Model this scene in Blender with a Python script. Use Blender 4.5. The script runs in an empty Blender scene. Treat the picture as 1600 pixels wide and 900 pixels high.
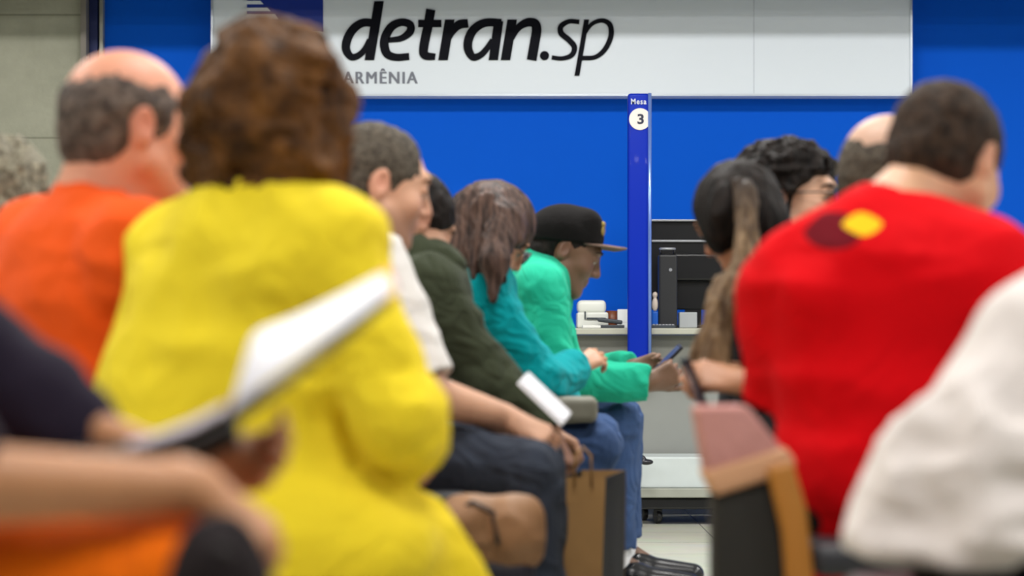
import bpy, bmesh, math, random
import numpy as np
from mathutils import Vector, Matrix

random.seed(4); np.random.seed(4)
SC = bpy.context.scene
COL = SC.collection

# ------------------------------------------------------------------ camera, world, light
FPX = 3600.0                       # focal length in pixels of a 1600 wide frame
CAM_Z, HOR = 0.75, 530.0           # camera height, row of the horizon
cam_d = bpy.data.cameras.new('camera')
cam_d.sensor_width = 36.0
cam_d.lens = FPX * 36.0 / 1600.0
cam_d.shift_y = (HOR - 450.0) / 1600.0
cam_d.clip_end = 60
cam_d.dof.use_dof = True
cam_d.dof.focus_distance = 8.7
cam_d.dof.aperture_fstop = (cam_d.lens / 1000.0) / 0.034
cam = bpy.data.objects.new('camera', cam_d)
cam.location = (0, 0, CAM_Z)
cam.rotation_euler = (math.pi / 2, 0, 0)
COL.objects.link(cam)
SC.camera = cam

SC.view_settings.view_transform = 'Standard'
SC.view_settings.look = 'None'
SC.view_settings.gamma = 1.0
SC.view_settings.use_curve_mapping = False
SC.view_settings.exposure = 0.0

world = bpy.data.worlds.new('world')
SC.world = world
world.use_nodes = True
bg = world.node_tree.nodes['Background']
bg.inputs[0].default_value = (0.93, 0.96, 1.0, 1)
bg.inputs[1].default_value = 0.07

def area(name, loc, sx, sy, power, rot=(0, 0, 0), col=(1, 0.98, 0.955)):
    l = bpy.data.lights.new(name, 'AREA')
    l.shape = 'RECTANGLE'; l.size = sx; l.size_y = sy; l.energy = power; l.color = col
    o = bpy.data.objects.new(name, l)
    o.location = loc; o.rotation_euler = rot
    COL.objects.link(o)
    return o
LAMPS = [(-2.6, 1.6, 60), (0.3, 1.6, 56), (3.2, 1.6, 50), (-2.6, 4.4, 50), (0.3, 4.4, 50), (3.2, 4.4, 50),
         (-2.6, 7.2, 80), (0.3, 7.2, 90), (3.2, 7.2, 80)]
CEIL = 3.3
for lx, ly, lp in LAMPS:
    area('ceiling_lamp_light', (lx, ly, CEIL - 0.09), 1.15, 0.55, lp)

def J(px, py, Y):
    """photo pixel + distance from the camera -> point"""
    return np.array([(px - 800.0) / FPX * Y, Y, CAM_Z + (HOR - py) / FPX * Y])
def V(*a): return np.array(a, dtype=float)
def nrm(v):
    v = np.asarray(v, float); return v / (np.linalg.norm(v) + 1e-9)

# ------------------------------------------------------------------ materials
def srgb(r, g, b):
    f = lambda c: (c / 255 / 12.92) if c / 255 <= 0.04045 else ((c / 255 + 0.055) / 1.055) ** 2.4
    return (f(r), f(g), f(b), 1)
def new_mat(name):
    m = bpy.data.materials.new(name); m.use_nodes = True
    nt = m.node_tree; return m, nt, nt.nodes['Principled BSDF']
def N(nt, kind, **kw):
    n = nt.nodes.new(kind)
    for k, v in kw.items():
        if k.startswith('i_'): n.inputs[k[2:].replace('_', ' ')].default_value = v
        else: setattr(n, k, v)
    return n
def plain(name, col, rough=0.5, metal=0.0, var=0.06, scale=20.0, bump=0.0, spec=0.5, coat=0.0):
    m, nt, b = new_mat(name)
    tc = N(nt, 'ShaderNodeTexCoord')
    no = N(nt, 'ShaderNodeTexNoise', i_Scale=scale, i_Detail=4.0)
    nt.links.new(tc.outputs['Object'], no.inputs['Vector'])
    mx = N(nt, 'ShaderNodeMix', data_type='RGBA')
    c = np.array(col[:3])
    mx.inputs[6].default_value = (*(c * (1 - var)), 1); mx.inputs[7].default_value = (*np.minimum(c * (1 + var), 1), 1)
    nt.links.new(no.outputs['Fac'], mx.inputs[0]); nt.links.new(mx.outputs[2], b.inputs['Base Color'])
    b.inputs['Roughness'].default_value = rough; b.inputs['Metallic'].default_value = metal
    b.inputs['Specular IOR Level'].default_value = spec
    b.inputs['Coat Weight'].default_value = coat
    if bump:
        bp = N(nt, 'ShaderNodeBump', i_Strength=bump, i_Distance=0.01)
        nt.links.new(no.outputs['Fac'], bp.inputs['Height']); nt.links.new(bp.outputs[0], b.inputs['Normal'])
    return m
def cloth(name, col, var=0.10, scale=9.0, weave=700.0, rough=0.9, sheen=0.04, fold=0.2, wrinkle=0.16):
    m, nt, b = new_mat(name)
    tc = N(nt, 'ShaderNodeTexCoord')
    no = N(nt, 'ShaderNodeTexNoise', i_Scale=scale, i_Detail=5.0, i_Roughness=0.6)
    n2 = N(nt, 'ShaderNodeTexNoise', i_Scale=weave, i_Detail=1.0)
    nt.links.new(tc.outputs['Object'], no.inputs['Vector']); nt.links.new(tc.outputs['Object'], n2.inputs['Vector'])
    mx = N(nt, 'ShaderNodeMix', data_type='RGBA')
    c = np.array(col[:3])
    mx.inputs[6].default_value = (*(c * (1 - var)), 1); mx.inputs[7].default_value = (*np.minimum(c * (1 + var), 1), 1)
    nt.links.new(no.outputs['Fac'], mx.inputs[0]); nt.links.new(mx.outputs[2], b.inputs['Base Color'])
    ad = N(nt, 'ShaderNodeMath', operation='MULTIPLY_ADD'); ad.inputs[1].default_value = 0.12
    nt.links.new(n2.outputs['Fac'], ad.inputs[0]); nt.links.new(no.outputs['Fac'], ad.inputs[2])
    bp = N(nt, 'ShaderNodeBump', i_Strength=fold, i_Distance=0.03)
    wr = N(nt, 'ShaderNodeTexNoise', i_Scale=5.0, i_Detail=2.0, i_Roughness=0.5, i_Distortion=1.4)
    nt.links.new(tc.outputs['Object'], wr.inputs['Vector'])
    ab = N(nt, 'ShaderNodeMath', operation='PINGPONG'); ab.inputs[1].default_value = 0.12
    nt.links.new(wr.outputs['Fac'], ab.inputs[0])
    b0 = N(nt, 'ShaderNodeBump', i_Strength=wrinkle, i_Distance=0.16)
    nt.links.new(ab.outputs[0], b0.inputs['Height']); nt.links.new(b0.outputs[0], bp.inputs['Normal'])
    nt.links.new(ad.outputs[0], bp.inputs['Height']); nt.links.new(bp.outputs[0], b.inputs['Normal'])
    b.inputs['Roughness'].default_value = rough
    b.inputs['Sheen Weight'].default_value = sheen
    b.inputs['Specular IOR Level'].default_value = 0.12
    return m
def skin_mat(name):
    m, nt, b = new_mat(name)
    at = N(nt, 'ShaderNodeAttribute', attribute_name='tint')
    tc = N(nt, 'ShaderNodeTexCoord')
    no = N(nt, 'ShaderNodeTexNoise', i_Scale=28.0, i_Detail=5.0)
    nt.links.new(tc.outputs['Object'], no.inputs['Vector'])
    mr = N(nt, 'ShaderNodeMapRange'); mr.inputs[3].default_value = 0.9; mr.inputs[4].default_value = 1.1
    nt.links.new(no.outputs['Fac'], mr.inputs[0])
    mx = N(nt, 'ShaderNodeVectorMath', operation='SCALE')
    nt.links.new(at.outputs['Color'], mx.inputs[0]); nt.links.new(mr.outputs[0], mx.inputs['Scale'])
    nt.links.new(mx.outputs[0], b.inputs['Base Color'])
    b.inputs['Roughness'].default_value = 0.5
    b.inputs['Subsurface Weight'].default_value = 0.08
    b.inputs['Subsurface Radius'].default_value = (0.01, 0.004, 0.002)
    b.inputs['Subsurface Scale'].default_value = 1.0
    bp = N(nt, 'ShaderNodeBump', i_Strength=0.08, i_Distance=0.01)
    n3 = N(nt, 'ShaderNodeTexNoise', i_Scale=300.0)
    nt.links.new(tc.outputs['Object'], n3.inputs['Vector'])
    nt.links.new(n3.outputs['Fac'], bp.inputs['Height']); nt.links.new(bp.outputs[0], b.inputs['Normal'])
    return m
def hair_mat(name, c1, c2, stretch=(60, 60, 8), rough=0.5, bump=0.5, rot=(0, 0, 0)):
    m, nt, b = new_mat(name)
    tc = N(nt, 'ShaderNodeTexCoord')
    mp = N(nt, 'ShaderNodeMapping'); mp.inputs['Scale'].default_value = stretch; mp.inputs['Rotation'].default_value = rot
    no = N(nt, 'ShaderNodeTexNoise', i_Scale=1.0, i_Detail=5.0, i_Roughness=0.65)
    nt.links.new(tc.outputs['Object'], mp.inputs['Vector']); nt.links.new(mp.outputs[0], no.inputs['Vector'])
    cr = N(nt, 'ShaderNodeValToRGB')
    cr.color_ramp.elements[0].position = 0.35; cr.color_ramp.elements[0].color = c1
    cr.color_ramp.elements[1].position = 0.68; cr.color_ramp.elements[1].color = c2
    nt.links.new(no.outputs['Fac'], cr.inputs[0]); nt.links.new(cr.outputs[0], b.inputs['Base Color'])
    bp = N(nt, 'ShaderNodeBump', i_Strength=bump, i_Distance=0.01)
    nt.links.new(no.outputs['Fac'], bp.inputs['Height']); nt.links.new(bp.outputs[0], b.inputs['Normal'])
    b.inputs['Roughness'].default_value = rough
    b.inputs['Specular IOR Level'].default_value = 0.18
    return m

# ------------------------------------------------------------------ scene object helpers
def tag(o, label=None, cat=None, group=None, kind=None):
    if label: o['label'] = label
    if cat: o['category'] = cat
    if group: o['group'] = group
    if kind: o['kind'] = kind
    return o
def thing(name, label, cat, loc=(0, 0, 0), group=None):
    o = bpy.data.objects.new(name, None); COL.objects.link(o)
    o.location = loc; o.empty_display_size = 0.1
    return tag(o, label, cat, group)
def link_mesh(name, verts, faces, mat, parent=None, smooth=True, origin=None, tint=None):
    """verts in world coordinates; stored relative to the parent's location (or origin)"""
    verts = np.asarray(verts, dtype=np.float64).reshape(-1, 3)
    if parent is not None:
        p = parent; off = np.zeros(3)
        while p is not None:
            off += np.array(p.location); p = p.parent
        verts = verts - off
        org = (0, 0, 0)
    else:
        if origin is None:
            mn, mx = verts.min(0), verts.max(0)
            origin = np.array([(mn[0] + mx[0]) / 2, (mn[1] + mx[1]) / 2, mn[2]])
        verts = verts - np.asarray(origin); org = tuple(origin)
    me = bpy.data.meshes.new(name)
    if isinstance(faces, np.ndarray):
        nf = len(faces)
        me.vertices.add(len(verts)); me.vertices.foreach_set('co', verts.astype(np.float32).ravel())
        me.loops.add(nf * 4); me.loops.foreach_set('vertex_index', faces.astype(np.int32).ravel())
        me.polygons.add(nf)
        me.polygons.foreach_set('loop_start', np.arange(0, nf * 4, 4, dtype=np.int32))
        me.update(calc_edges=True)
    else:
        me.from_pydata([tuple(v) for v in verts], [], faces)
    if smooth: me.polygons.foreach_set('use_smooth', np.ones(len(me.polygons), dtype=bool))
    if tint is not None:
        at = me.color_attributes.new('tint', 'FLOAT_COLOR', 'POINT')
        c = np.ones((len(verts), 4), np.float32); c[:, :3] = tint
        at.data.foreach_set('color', c.ravel())
    me.materials.append(mat)
    me.update()
    o = bpy.data.objects.new(name, me); COL.objects.link(o)
    o.location = org
    if parent is not None: o.parent = parent
    return o

class MB:
    """polygon collector in world coordinates"""
    def __init__(s): s.v = []; s.f = []
    def add(s, vs, fs):
        n = len(s.v); s.v += [tuple(map(float, v)) for v in vs]; s.f += [tuple(i + n for i in f) for f in fs]; return s
    def box(s, c, size, rot=None, bev=0.0):
        bm = bmesh.new(); bmesh.ops.create_cube(bm, size=1.0)
        bmesh.ops.scale(bm, vec=size, verts=bm.verts)
        if bev: bmesh.ops.bevel(bm, geom=bm.edges[:], offset=bev, segments=3, profile=0.5, affect='EDGES')
        if rot is not None: bmesh.ops.rotate(bm, cent=(0, 0, 0), matrix=rot, verts=bm.verts)
        bmesh.ops.translate(bm, vec=tuple(c), verts=bm.verts)
        bm.verts.index_update()
        s.add([v.co[:] for v in bm.verts], [[v.index for v in f.verts] for f in bm.faces]); bm.free(); return s
    def tube(s, pts, r, n=12, cap=True):
        pts = [np.array(p, float) for p in pts]; k = len(pts)
        rs = r if hasattr(r, '__len__') else [r] * k
        up = V(0, 0, 1); vs = []
        prev = None
        for i, p in enumerate(pts):
            t = nrm(pts[min(i + 1, k - 1)] - pts[max(i - 1, 0)])
            if prev is None:
                a = np.cross(t, up)
                if np.linalg.norm(a) < 0.1: a = np.cross(t, V(0, 1, 0))
            else: a = prev - t * np.dot(prev, t)
            a = nrm(a); b = np.cross(t, a); prev = a
            for j in range(n):
                th = 2 * math.pi * j / n
                vs.append(p + rs[i] * (math.cos(th) * a + math.sin(th) * b))
        fs = []
        for i in range(k - 1):
            for j in range(n):
                fs.append((i * n + j, i * n + (j + 1) % n, (i + 1) * n + (j + 1) % n, (i + 1) * n + j))
        if cap: fs += [tuple(range(n))[::-1], tuple((k - 1) * n + j for j in range(n))]
        return s.add(vs, fs)
    def lathe(s, c, prof, n=28, axis=(0, 0, 1)):
        ax = nrm(axis); a = nrm(np.cross(ax, V(0, 1, 0.01))); b = np.cross(ax, a); vs = []; fs = []
        for (r, z) in prof:
            for j in range(n):
                th = 2 * math.pi * j / n
                vs.append(np.array(c) + ax * z + r * (math.cos(th) * a + math.sin(th) * b))
        for i in range(len(prof) - 1):
            for j in range(n): fs.append((i * n + j, i * n + (j + 1) % n, (i + 1) * n + (j + 1) % n, (i + 1) * n + j))
        return s.add(vs, fs)
    def build(s, name, mat, parent=None, smooth=False, origin=None):
        return link_mesh(name, s.v, s.f, mat, parent, smooth, origin)

# ------------------------------------------------------------------ distance-field modelling
LAT = np.random.RandomState(7).rand(32, 32, 32).astype(np.float32)
def vnoise(P):
    i = np.floor(P).astype(np.int64); f = (P - i).astype(np.float32); f = f * f * (3 - 2 * f); i &= 31; j = (i + 1) & 31
    x0, y0, z0 = i[:, 0], i[:, 1], i[:, 2]; x1, y1, z1 = j[:, 0], j[:, 1], j[:, 2]; fx, fy, fz = f[:, 0], f[:, 1], f[:, 2]
    a = LAT[x0, y0, z0] * (1 - fx) + LAT[x1, y0, z0] * fx; b = LAT[x0, y1, z0] * (1 - fx) + LAT[x1, y1, z0] * fx
    c = LAT[x0, y0, z1] * (1 - fx) + LAT[x1, y0, z1] * fx; d = LAT[x0, y1, z1] * (1 - fx) + LAT[x1, y1, z1] * fx
    return (a * (1 - fy) + b * fy) * (1 - fz) + (c * (1 - fy) + d * fy) * fz

def cap(a, b, r1, r2, k=0.02, ax=None, w=1.0, op='u'):
    return dict(t='cap', a=np.array(a, float), b=np.array(b, float), r1=r1, r2=r2, k=k, ax=None if ax is None else nrm(ax), w=w, op=op)
def cyl(a, b, r1, r2, k=0.0, ax=None, w=1.0, op='u'):
    d = cap(a, b, r1, r2, k, ax, w, op); d['t'] = 'cyl'; return d
def ell(c, rad, M=None, k=0.02, op='u'):
    """M rows = local axes in world"""
    return dict(t='ell', c=np.array(c, float), rad=np.array(rad, float), M=np.eye(3) if M is None else np.array(M), k=k, op=op)
def rbox(c, half, M=None, r=0.01, k=0.01, op='u'):
    return dict(t='box', c=np.array(c, float), rad=np.array(half, float), M=np.eye(3) if M is None else np.array(M), r=r, k=k, op=op)
def plane(p, n, k=0.005):
    """removes everything on the side n points to"""
    return dict(t='plane', c=np.array(p, float), n=nrm(n), k=k, op='s')
def fold(amp, scale, M=None, ridge=True, seed=0.0, where=None):
    """noise displacement; scale = frequency per local axis"""
    return dict(t='fold', amp=amp, s=np.array(scale, float) * np.ones(3), M=np.eye(3) if M is None else np.array(M), ridge=ridge, seed=seed, where=where, op='n')

def pbounds(p):
    if p['t'] in ('cap', 'cyl'):
        r = max(p['r1'], p['r2']) * max(1.0, p['w']) * (1.45 if p['t'] == 'cyl' else 1.0)
        return np.minimum(p['a'], p['b']) - r, np.maximum(p['a'], p['b']) + r
    if p['t'] in ('ell', 'box'):
        r = np.abs(p['M']).T @ p['rad'] + p.get('r', 0.0)
        return p['c'] - r, p['c'] + r
    return None
def pdist(p, X, Y, Z):
    if p['t'] in ('cap', 'cyl'):
        a, b = p['a'], p['b']; ba = b - a
        x, y, z = X - a[0], Y - a[1], Z - a[2]
        if p['ax'] is not None and p['w'] != 1.0:
            ax = p['ax']; s = 1.0 / p['w'] - 1.0
            dd = (x * ax[0] + y * ax[1] + z * ax[2]) * s
            x, y, z = x + dd * ax[0], y + dd * ax[1], z + dd * ax[2]
            ba = ba + ax * np.dot(ba, ax) * s
        L2 = max(np.dot(ba, ba), 1e-9)
        t = (x * ba[0] + y * ba[1] + z * ba[2]) / L2
        h = np.clip(t, 0, 1)
        d = np.sqrt((x - ba[0] * h) ** 2 + (y - ba[1] * h) ** 2 + (z - ba[2] * h) ** 2) - (p['r1'] + (p['r2'] - p['r1']) * h)
        if p['t'] == 'cyl':
            L = math.sqrt(L2)
            rad = np.sqrt((x - ba[0] * t) ** 2 + (y - ba[1] * t) ** 2 + (z - ba[2] * t) ** 2) - (p['r1'] + (p['r2'] - p['r1']) * h)
            d = np.maximum(rad, np.maximum(-t * L, (t - 1) * L))
        return d
    if p['t'] == 'plane':
        n, c = p['n'], p['c']
        return -((X - c[0]) * n[0] + (Y - c[1]) * n[1] + (Z - c[2]) * n[2])
    M, c, R = p['M'], p['c'], p['rad']
    x, y, z = X - c[0], Y - c[1], Z - c[2]
    u = x * M[0, 0] + y * M[0, 1] + z * M[0, 2]; v = x * M[1, 0] + y * M[1, 1] + z * M[1, 2]; w = x * M[2, 0] + y * M[2, 1] + z * M[2, 2]
    if p['t'] == 'ell':
        k0 = np.sqrt((u / R[0]) ** 2 + (v / R[1]) ** 2 + (w / R[2]) ** 2)
        k1 = np.sqrt((u / R[0] ** 2) ** 2 + (v / R[1] ** 2) ** 2 + (w / R[2] ** 2) ** 2) + 1e-6
        return k0 * (k0 - 1) / k1
    r = p['r']
    qx, qy, qz = np.abs(u) - R[0] + r, np.abs(v) - R[1] + r, np.abs(w) - R[2] + r
    return np.sqrt(np.maximum(qx, 0) ** 2 + np.maximum(qy, 0) ** 2 + np.maximum(qz, 0) ** 2) + np.minimum(np.maximum(qx, np.maximum(qy, qz)), 0) - r

def sdf(prims, h, pad=0.03, bounds=None):
    bs = [pbounds(p) for p in prims if p['op'] == 'u']
    lo = np.min([b[0] for b in bs], 0) - pad; hi = np.max([b[1] for b in bs], 0) + pad
    if bounds is not None: lo = np.maximum(lo, bounds[0]); hi = np.minimum(hi, bounds[1])
    n = np.maximum(np.ceil((hi - lo) / h).astype(int) + 1, 4)
    ax = [(lo[i] + np.arange(n[i]) * h).astype(np.float32) for i in range(3)]
    F = np.full(n, 0.5, np.float32)
    for p in prims:
        if p['t'] == 'fold':
            band = abs(p['amp']) * 1.3 + 2 * h
            I = np.nonzero(np.abs(F) < band)
            P = np.stack([ax[0][I[0]], ax[1][I[1]], ax[2][I[2]]], 1)
            wgt = 1.0
            if p['where'] is not None:
                c, r = p['where']; wgt = np.clip(1.6 * (1 - np.linalg.norm(P - np.array(c), axis=1) / r), 0, 1)
            Q = (P @ p['M'].T) * p['s'] + p['seed'] * 7.3
            nz = vnoise(Q)
            if p['ridge']: nz = 1 - np.abs(2 * nz - 1) * 1.6
            else: nz = (2 * nz - 1)
            F[I] -= (p['amp'] * nz * wgt).astype(np.float32)
            continue
        if p['t'] == 'plane': sl = (slice(None),) * 3
        else:
            a, b = pbounds(p); m = p['k'] + 2 * h + 0.004
            i0 = np.clip(np.floor((a - m - lo) / h).astype(int), 0, n); i1 = np.clip(np.ceil((b + m - lo) / h).astype(int) + 1, 0, n)
            if (i1 <= i0).any(): continue
            sl = tuple(slice(i0[i], i1[i]) for i in range(3))
        d = pdist(p, ax[0][sl[0]][:, None, None], ax[1][sl[1]][None, :, None], ax[2][sl[2]][None, None, :]).astype(np.float32)
        k = max(p['k'], 1e-5); G = F[sl]
        if p['op'] == 'u':
            q = np.maximum(k - np.abs(G - d), 0) / k; F[sl] = np.minimum(G, d) - q * q * k * 0.25
        elif p['op'] == 's':
            d = -d; q = np.maximum(k - np.abs(G - d), 0) / k; F[sl] = np.maximum(G, d) + q * q * k * 0.25
    # close at the box edge
    F[0] = F[-1] = 0.1; F[:, 0] = F[:, -1] = 0.1; F[:, :, 0] = F[:, :, -1] = 0.1
    S = F < 0
    c = S[:-1, :-1, :-1].astype(np.int8)
    cnt = np.zeros(np.array(n) - 1, np.int8)
    offs = [(i, j, k) for i in (0, 1) for j in (0, 1) for k in (0, 1)]
    for (i, j, k) in offs: cnt += S[i:n[0] - 1 + i, j:n[1] - 1 + j, k:n[2] - 1 + k]
    I = np.nonzero((cnt > 0) & (cnt < 8))
    m = len(I[0])
    val = {o: F[I[0] + o[0], I[1] + o[1], I[2] + o[2]] for o in offs}
    acc = np.zeros((m, 3), np.float32); num = np.zeros(m, np.float32)
    for o in offs:
        for axn in range(3):
            if o[axn] == 0:
                o2 = list(o); o2[axn] = 1; o2 = tuple(o2)
                a, b = val[o], val[o2]; cr = (a < 0) != (b < 0)
                t = np.where(cr, a / np.where(cr, a - b, 1), 0)
                pos = np.tile(np.array(o, np.float32), (m, 1)); pos[:, axn] = t
                acc += pos * cr[:, None]; num += cr
    vv = (np.stack(I, 1) + acc / num[:, None]) * h + lo
    vid = np.full(np.array(n) - 1, -1, np.int32); vid[I] = np.arange(m)
    faces = []
    for axn in range(3):
        A = [slice(None)] * 3; B = [slice(None)] * 3
        A[axn] = slice(0, -1); B[axn] = slice(1, None)
        cr = S[tuple(A)] != S[tuple(B)]
        E = list(np.nonzero(cr))
        u, w = (axn + 1) % 3, (axn + 2) % 3
        ok = (E[u] > 0) & (E[w] > 0) & (E[u] < n[u] - 1) & (E[w] < n[w] - 1)
        E = [e[ok] for e in E]
        sgn = S[tuple(E)]
        def g(du, dw):
            q = list(E); q[u] = q[u] - du; q[w] = q[w] - dw; return vid[tuple(q)]
        quad = np.stack([g(1, 1), g(0, 1), g(0, 0), g(1, 0)], 1)
        quad[~sgn] = quad[~sgn][:, ::-1]
        faces.append(quad)
    return vv, np.concatenate(faces)
def sdf_obj(name, prims, mat, parent=None, h=0.006, smooth_it=1, **kw):
    v, f = sdf(prims, h, **kw)
    return link_mesh(name, v, f, mat, parent)

# ------------------------------------------------------------------ people
SKIN = skin_mat('skin')
EYE_WHITE = plain('eye_white', (0.45, 0.42, 0.4), 0.2, var=0.02)
IRIS = plain('iris', (0.03, 0.015, 0.01), 0.15, var=0.2)

def frame(fwd, up=(0, 0, 1)):
    f = nrm(fwd); u = np.array(up, float); u = nrm(u - f * np.dot(u, f)); r = np.cross(f, u)
    return np.array([r, f, u])          # rows: right, forward, up

def head_prims(c, M, s=1.0, neck=None, neck_r=0.056, jaw=1.0, nose=1.0, chinf=1.0):
    W = lambda x, y, z: np.array(c) + s * (M[0] * x + M[1] * y + M[2] * z)
    e = lambda x, y, z, a, b, cc, k=0.015, op='u', Mx=None: ell(W(x, y, z), np.array([a, b, cc]) * s, M if Mx is None else Mx, k, op)
    P = [e(0, -.012, .030, .076, .098, .088, 0.0), e(0, .030, -.015, .066, .066, .085, .03),
         e(0, .036, -.068, .050 * jaw, .050, .050, .035), e(0, .078 * chinf, -.102, .020, .016, .016, .022)]
    for sx in (-1, 1):
        P += [e(sx * .042, .058, -.028, .026, .028, .024, .025),
              cap(W(sx * .060, .005, -.055), W(sx * .028, .070, -.100), .018 * s * jaw, .014 * s, .03 * s)]
    P += [cap(W(-.034, .086, .034), W(.034, .086, .034), .011 * s, .011 * s, .02 * s)]
    for sx in (-1, 1):
        P += [e(sx * .033, .106, .010, .019, .018, .013, .012, 's'),
              e(sx * .032, .080, .009, .0165, .0165, .0140, .004),
              cap(W(sx * .046, .088, .013), W(sx * .020, .094, .012), .004 * s, .004 * s, .005 * s)]
    P += [cap(W(0, .090, .022), W(0, .112 * nose, -.026), .0085 * s, .0125 * s, .012 * s),
          e(-.013, .100, -.032, .009, .011, .008, .008), e(.013, .100, -.032, .009, .011, .008, .008),
          cap(W(-.020, .086, -.060), W(.020, .086, -.060), .0085 * s, .0085 * s, .008 * s),
          cap(W(-.012, .093, -.057), W(.012, .093, -.057), .006 * s, .006 * s, .006 * s),
          cap(W(-.014, .091, -.069), W(.014, .091, -.069), .0075 * s, .0075 * s, .006 * s),
          cap(W(-.022, .102, -.0632), W(.022, .102, -.0632), .0022 * s, .0022 * s, .004, op='s')]
    for sx in (-1, 1):
        er = nrm(M[0] * sx - M[1] * 0.35); ef = nrm(M[1] + M[0] * sx * .35)
        ME = np.array([er, ef, M[2]])
        P += [ell(W(sx * .079, -.012, -.004), np.array([.009, .019, .032]) * s, ME, .010 * s),
              ell(W(sx * .088, -.006, -.000), np.array([.006, .011, .019]) * s, ME, .005, 's')]
    if neck is not None:
        P += [cap(W(0, -.028, -.045), neck, neck_r * s, neck_r * 1.08 * s, .03 * s),
              cap(W(0, .03, -.09), np.array(neck) + M[1] * .03 * s, .035 * s, .04 * s, .04 * s)]
    return P, W

def hand_prims(w, d, n, thumb_side, curls=(40, 45, 45, 50), spread=6, s=1.0, thumb=(0.55, 0.65, 0.45), bend2=1.0):
    """w wrist, d direction of the fingers, n back-of-hand normal, thumb_side +1/-1 along cross(d, n)"""
    d = nrm(d); n = nrm(np.array(n) - d * np.dot(n, d)); t = np.cross(d, n) * thumb_side
    P = [cap(w - d * .02, w + d * .012, .026 * s, .025 * s, .01, ax=n, w=.72)]
    L = [.070, .078, .073, .057]; R = [.0088, .0090, .0086, .0076]; off = [.030, .010, -.010, -.028]
    for i in range(4):
        k0 = w + d * .012 + t * off[i] * .6 * s
        k1 = w + d * (.088, .092, .088, .080)[i] * s + t * off[i] * s + n * .002
        P.append(cap(k0, k1, .0125 * s, .0115 * s, .012))
        ang = math.radians(spread * (1.5 - i))
        dd = nrm(d * math.cos(ang) + t * math.sin(ang)); cur = k1; a = 0.0
        for j, (fr, mul) in enumerate(((.44, .8), (.31, 1.25), (.25, .8))):
            a += math.radians(curls[i] * mul * (bend2 if j else 1))
            v = dd * math.cos(a) - n * math.sin(a)
            nx = cur + v * L[i] * fr * s
            P.append(cap(cur, nx, R[i] * (1 - .08 * j) * s, R[i] * (.94 - .09 * j) * s, .004)); cur = nx
    P.append(cap(w + d * .02, w + d * .055 + t * .008 - n * .006, .020 * s, .016 * s, .014))
    b = w + d * .028 * s + t * .022 * s - n * .006
    v = nrm(d * thumb[0] + t * thumb[1] - n * thumb[2]); m1 = b + v * .042 * s
    P.append(cap(b, m1, .0145 * s, .0115 * s, .012))
    v2 = nrm(v + d * .4 - n * .15); m2 = m1 + v2 * .032 * s
    P.append(cap(m1, m2, .0108 * s, .0098 * s, .004))
    v3 = nrm(v2 + d * .3 - n * .2); P.append(cap(m2, m2 + v3 * .027 * s, .0098 * s, .0078 * s, .003))
    return P

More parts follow.
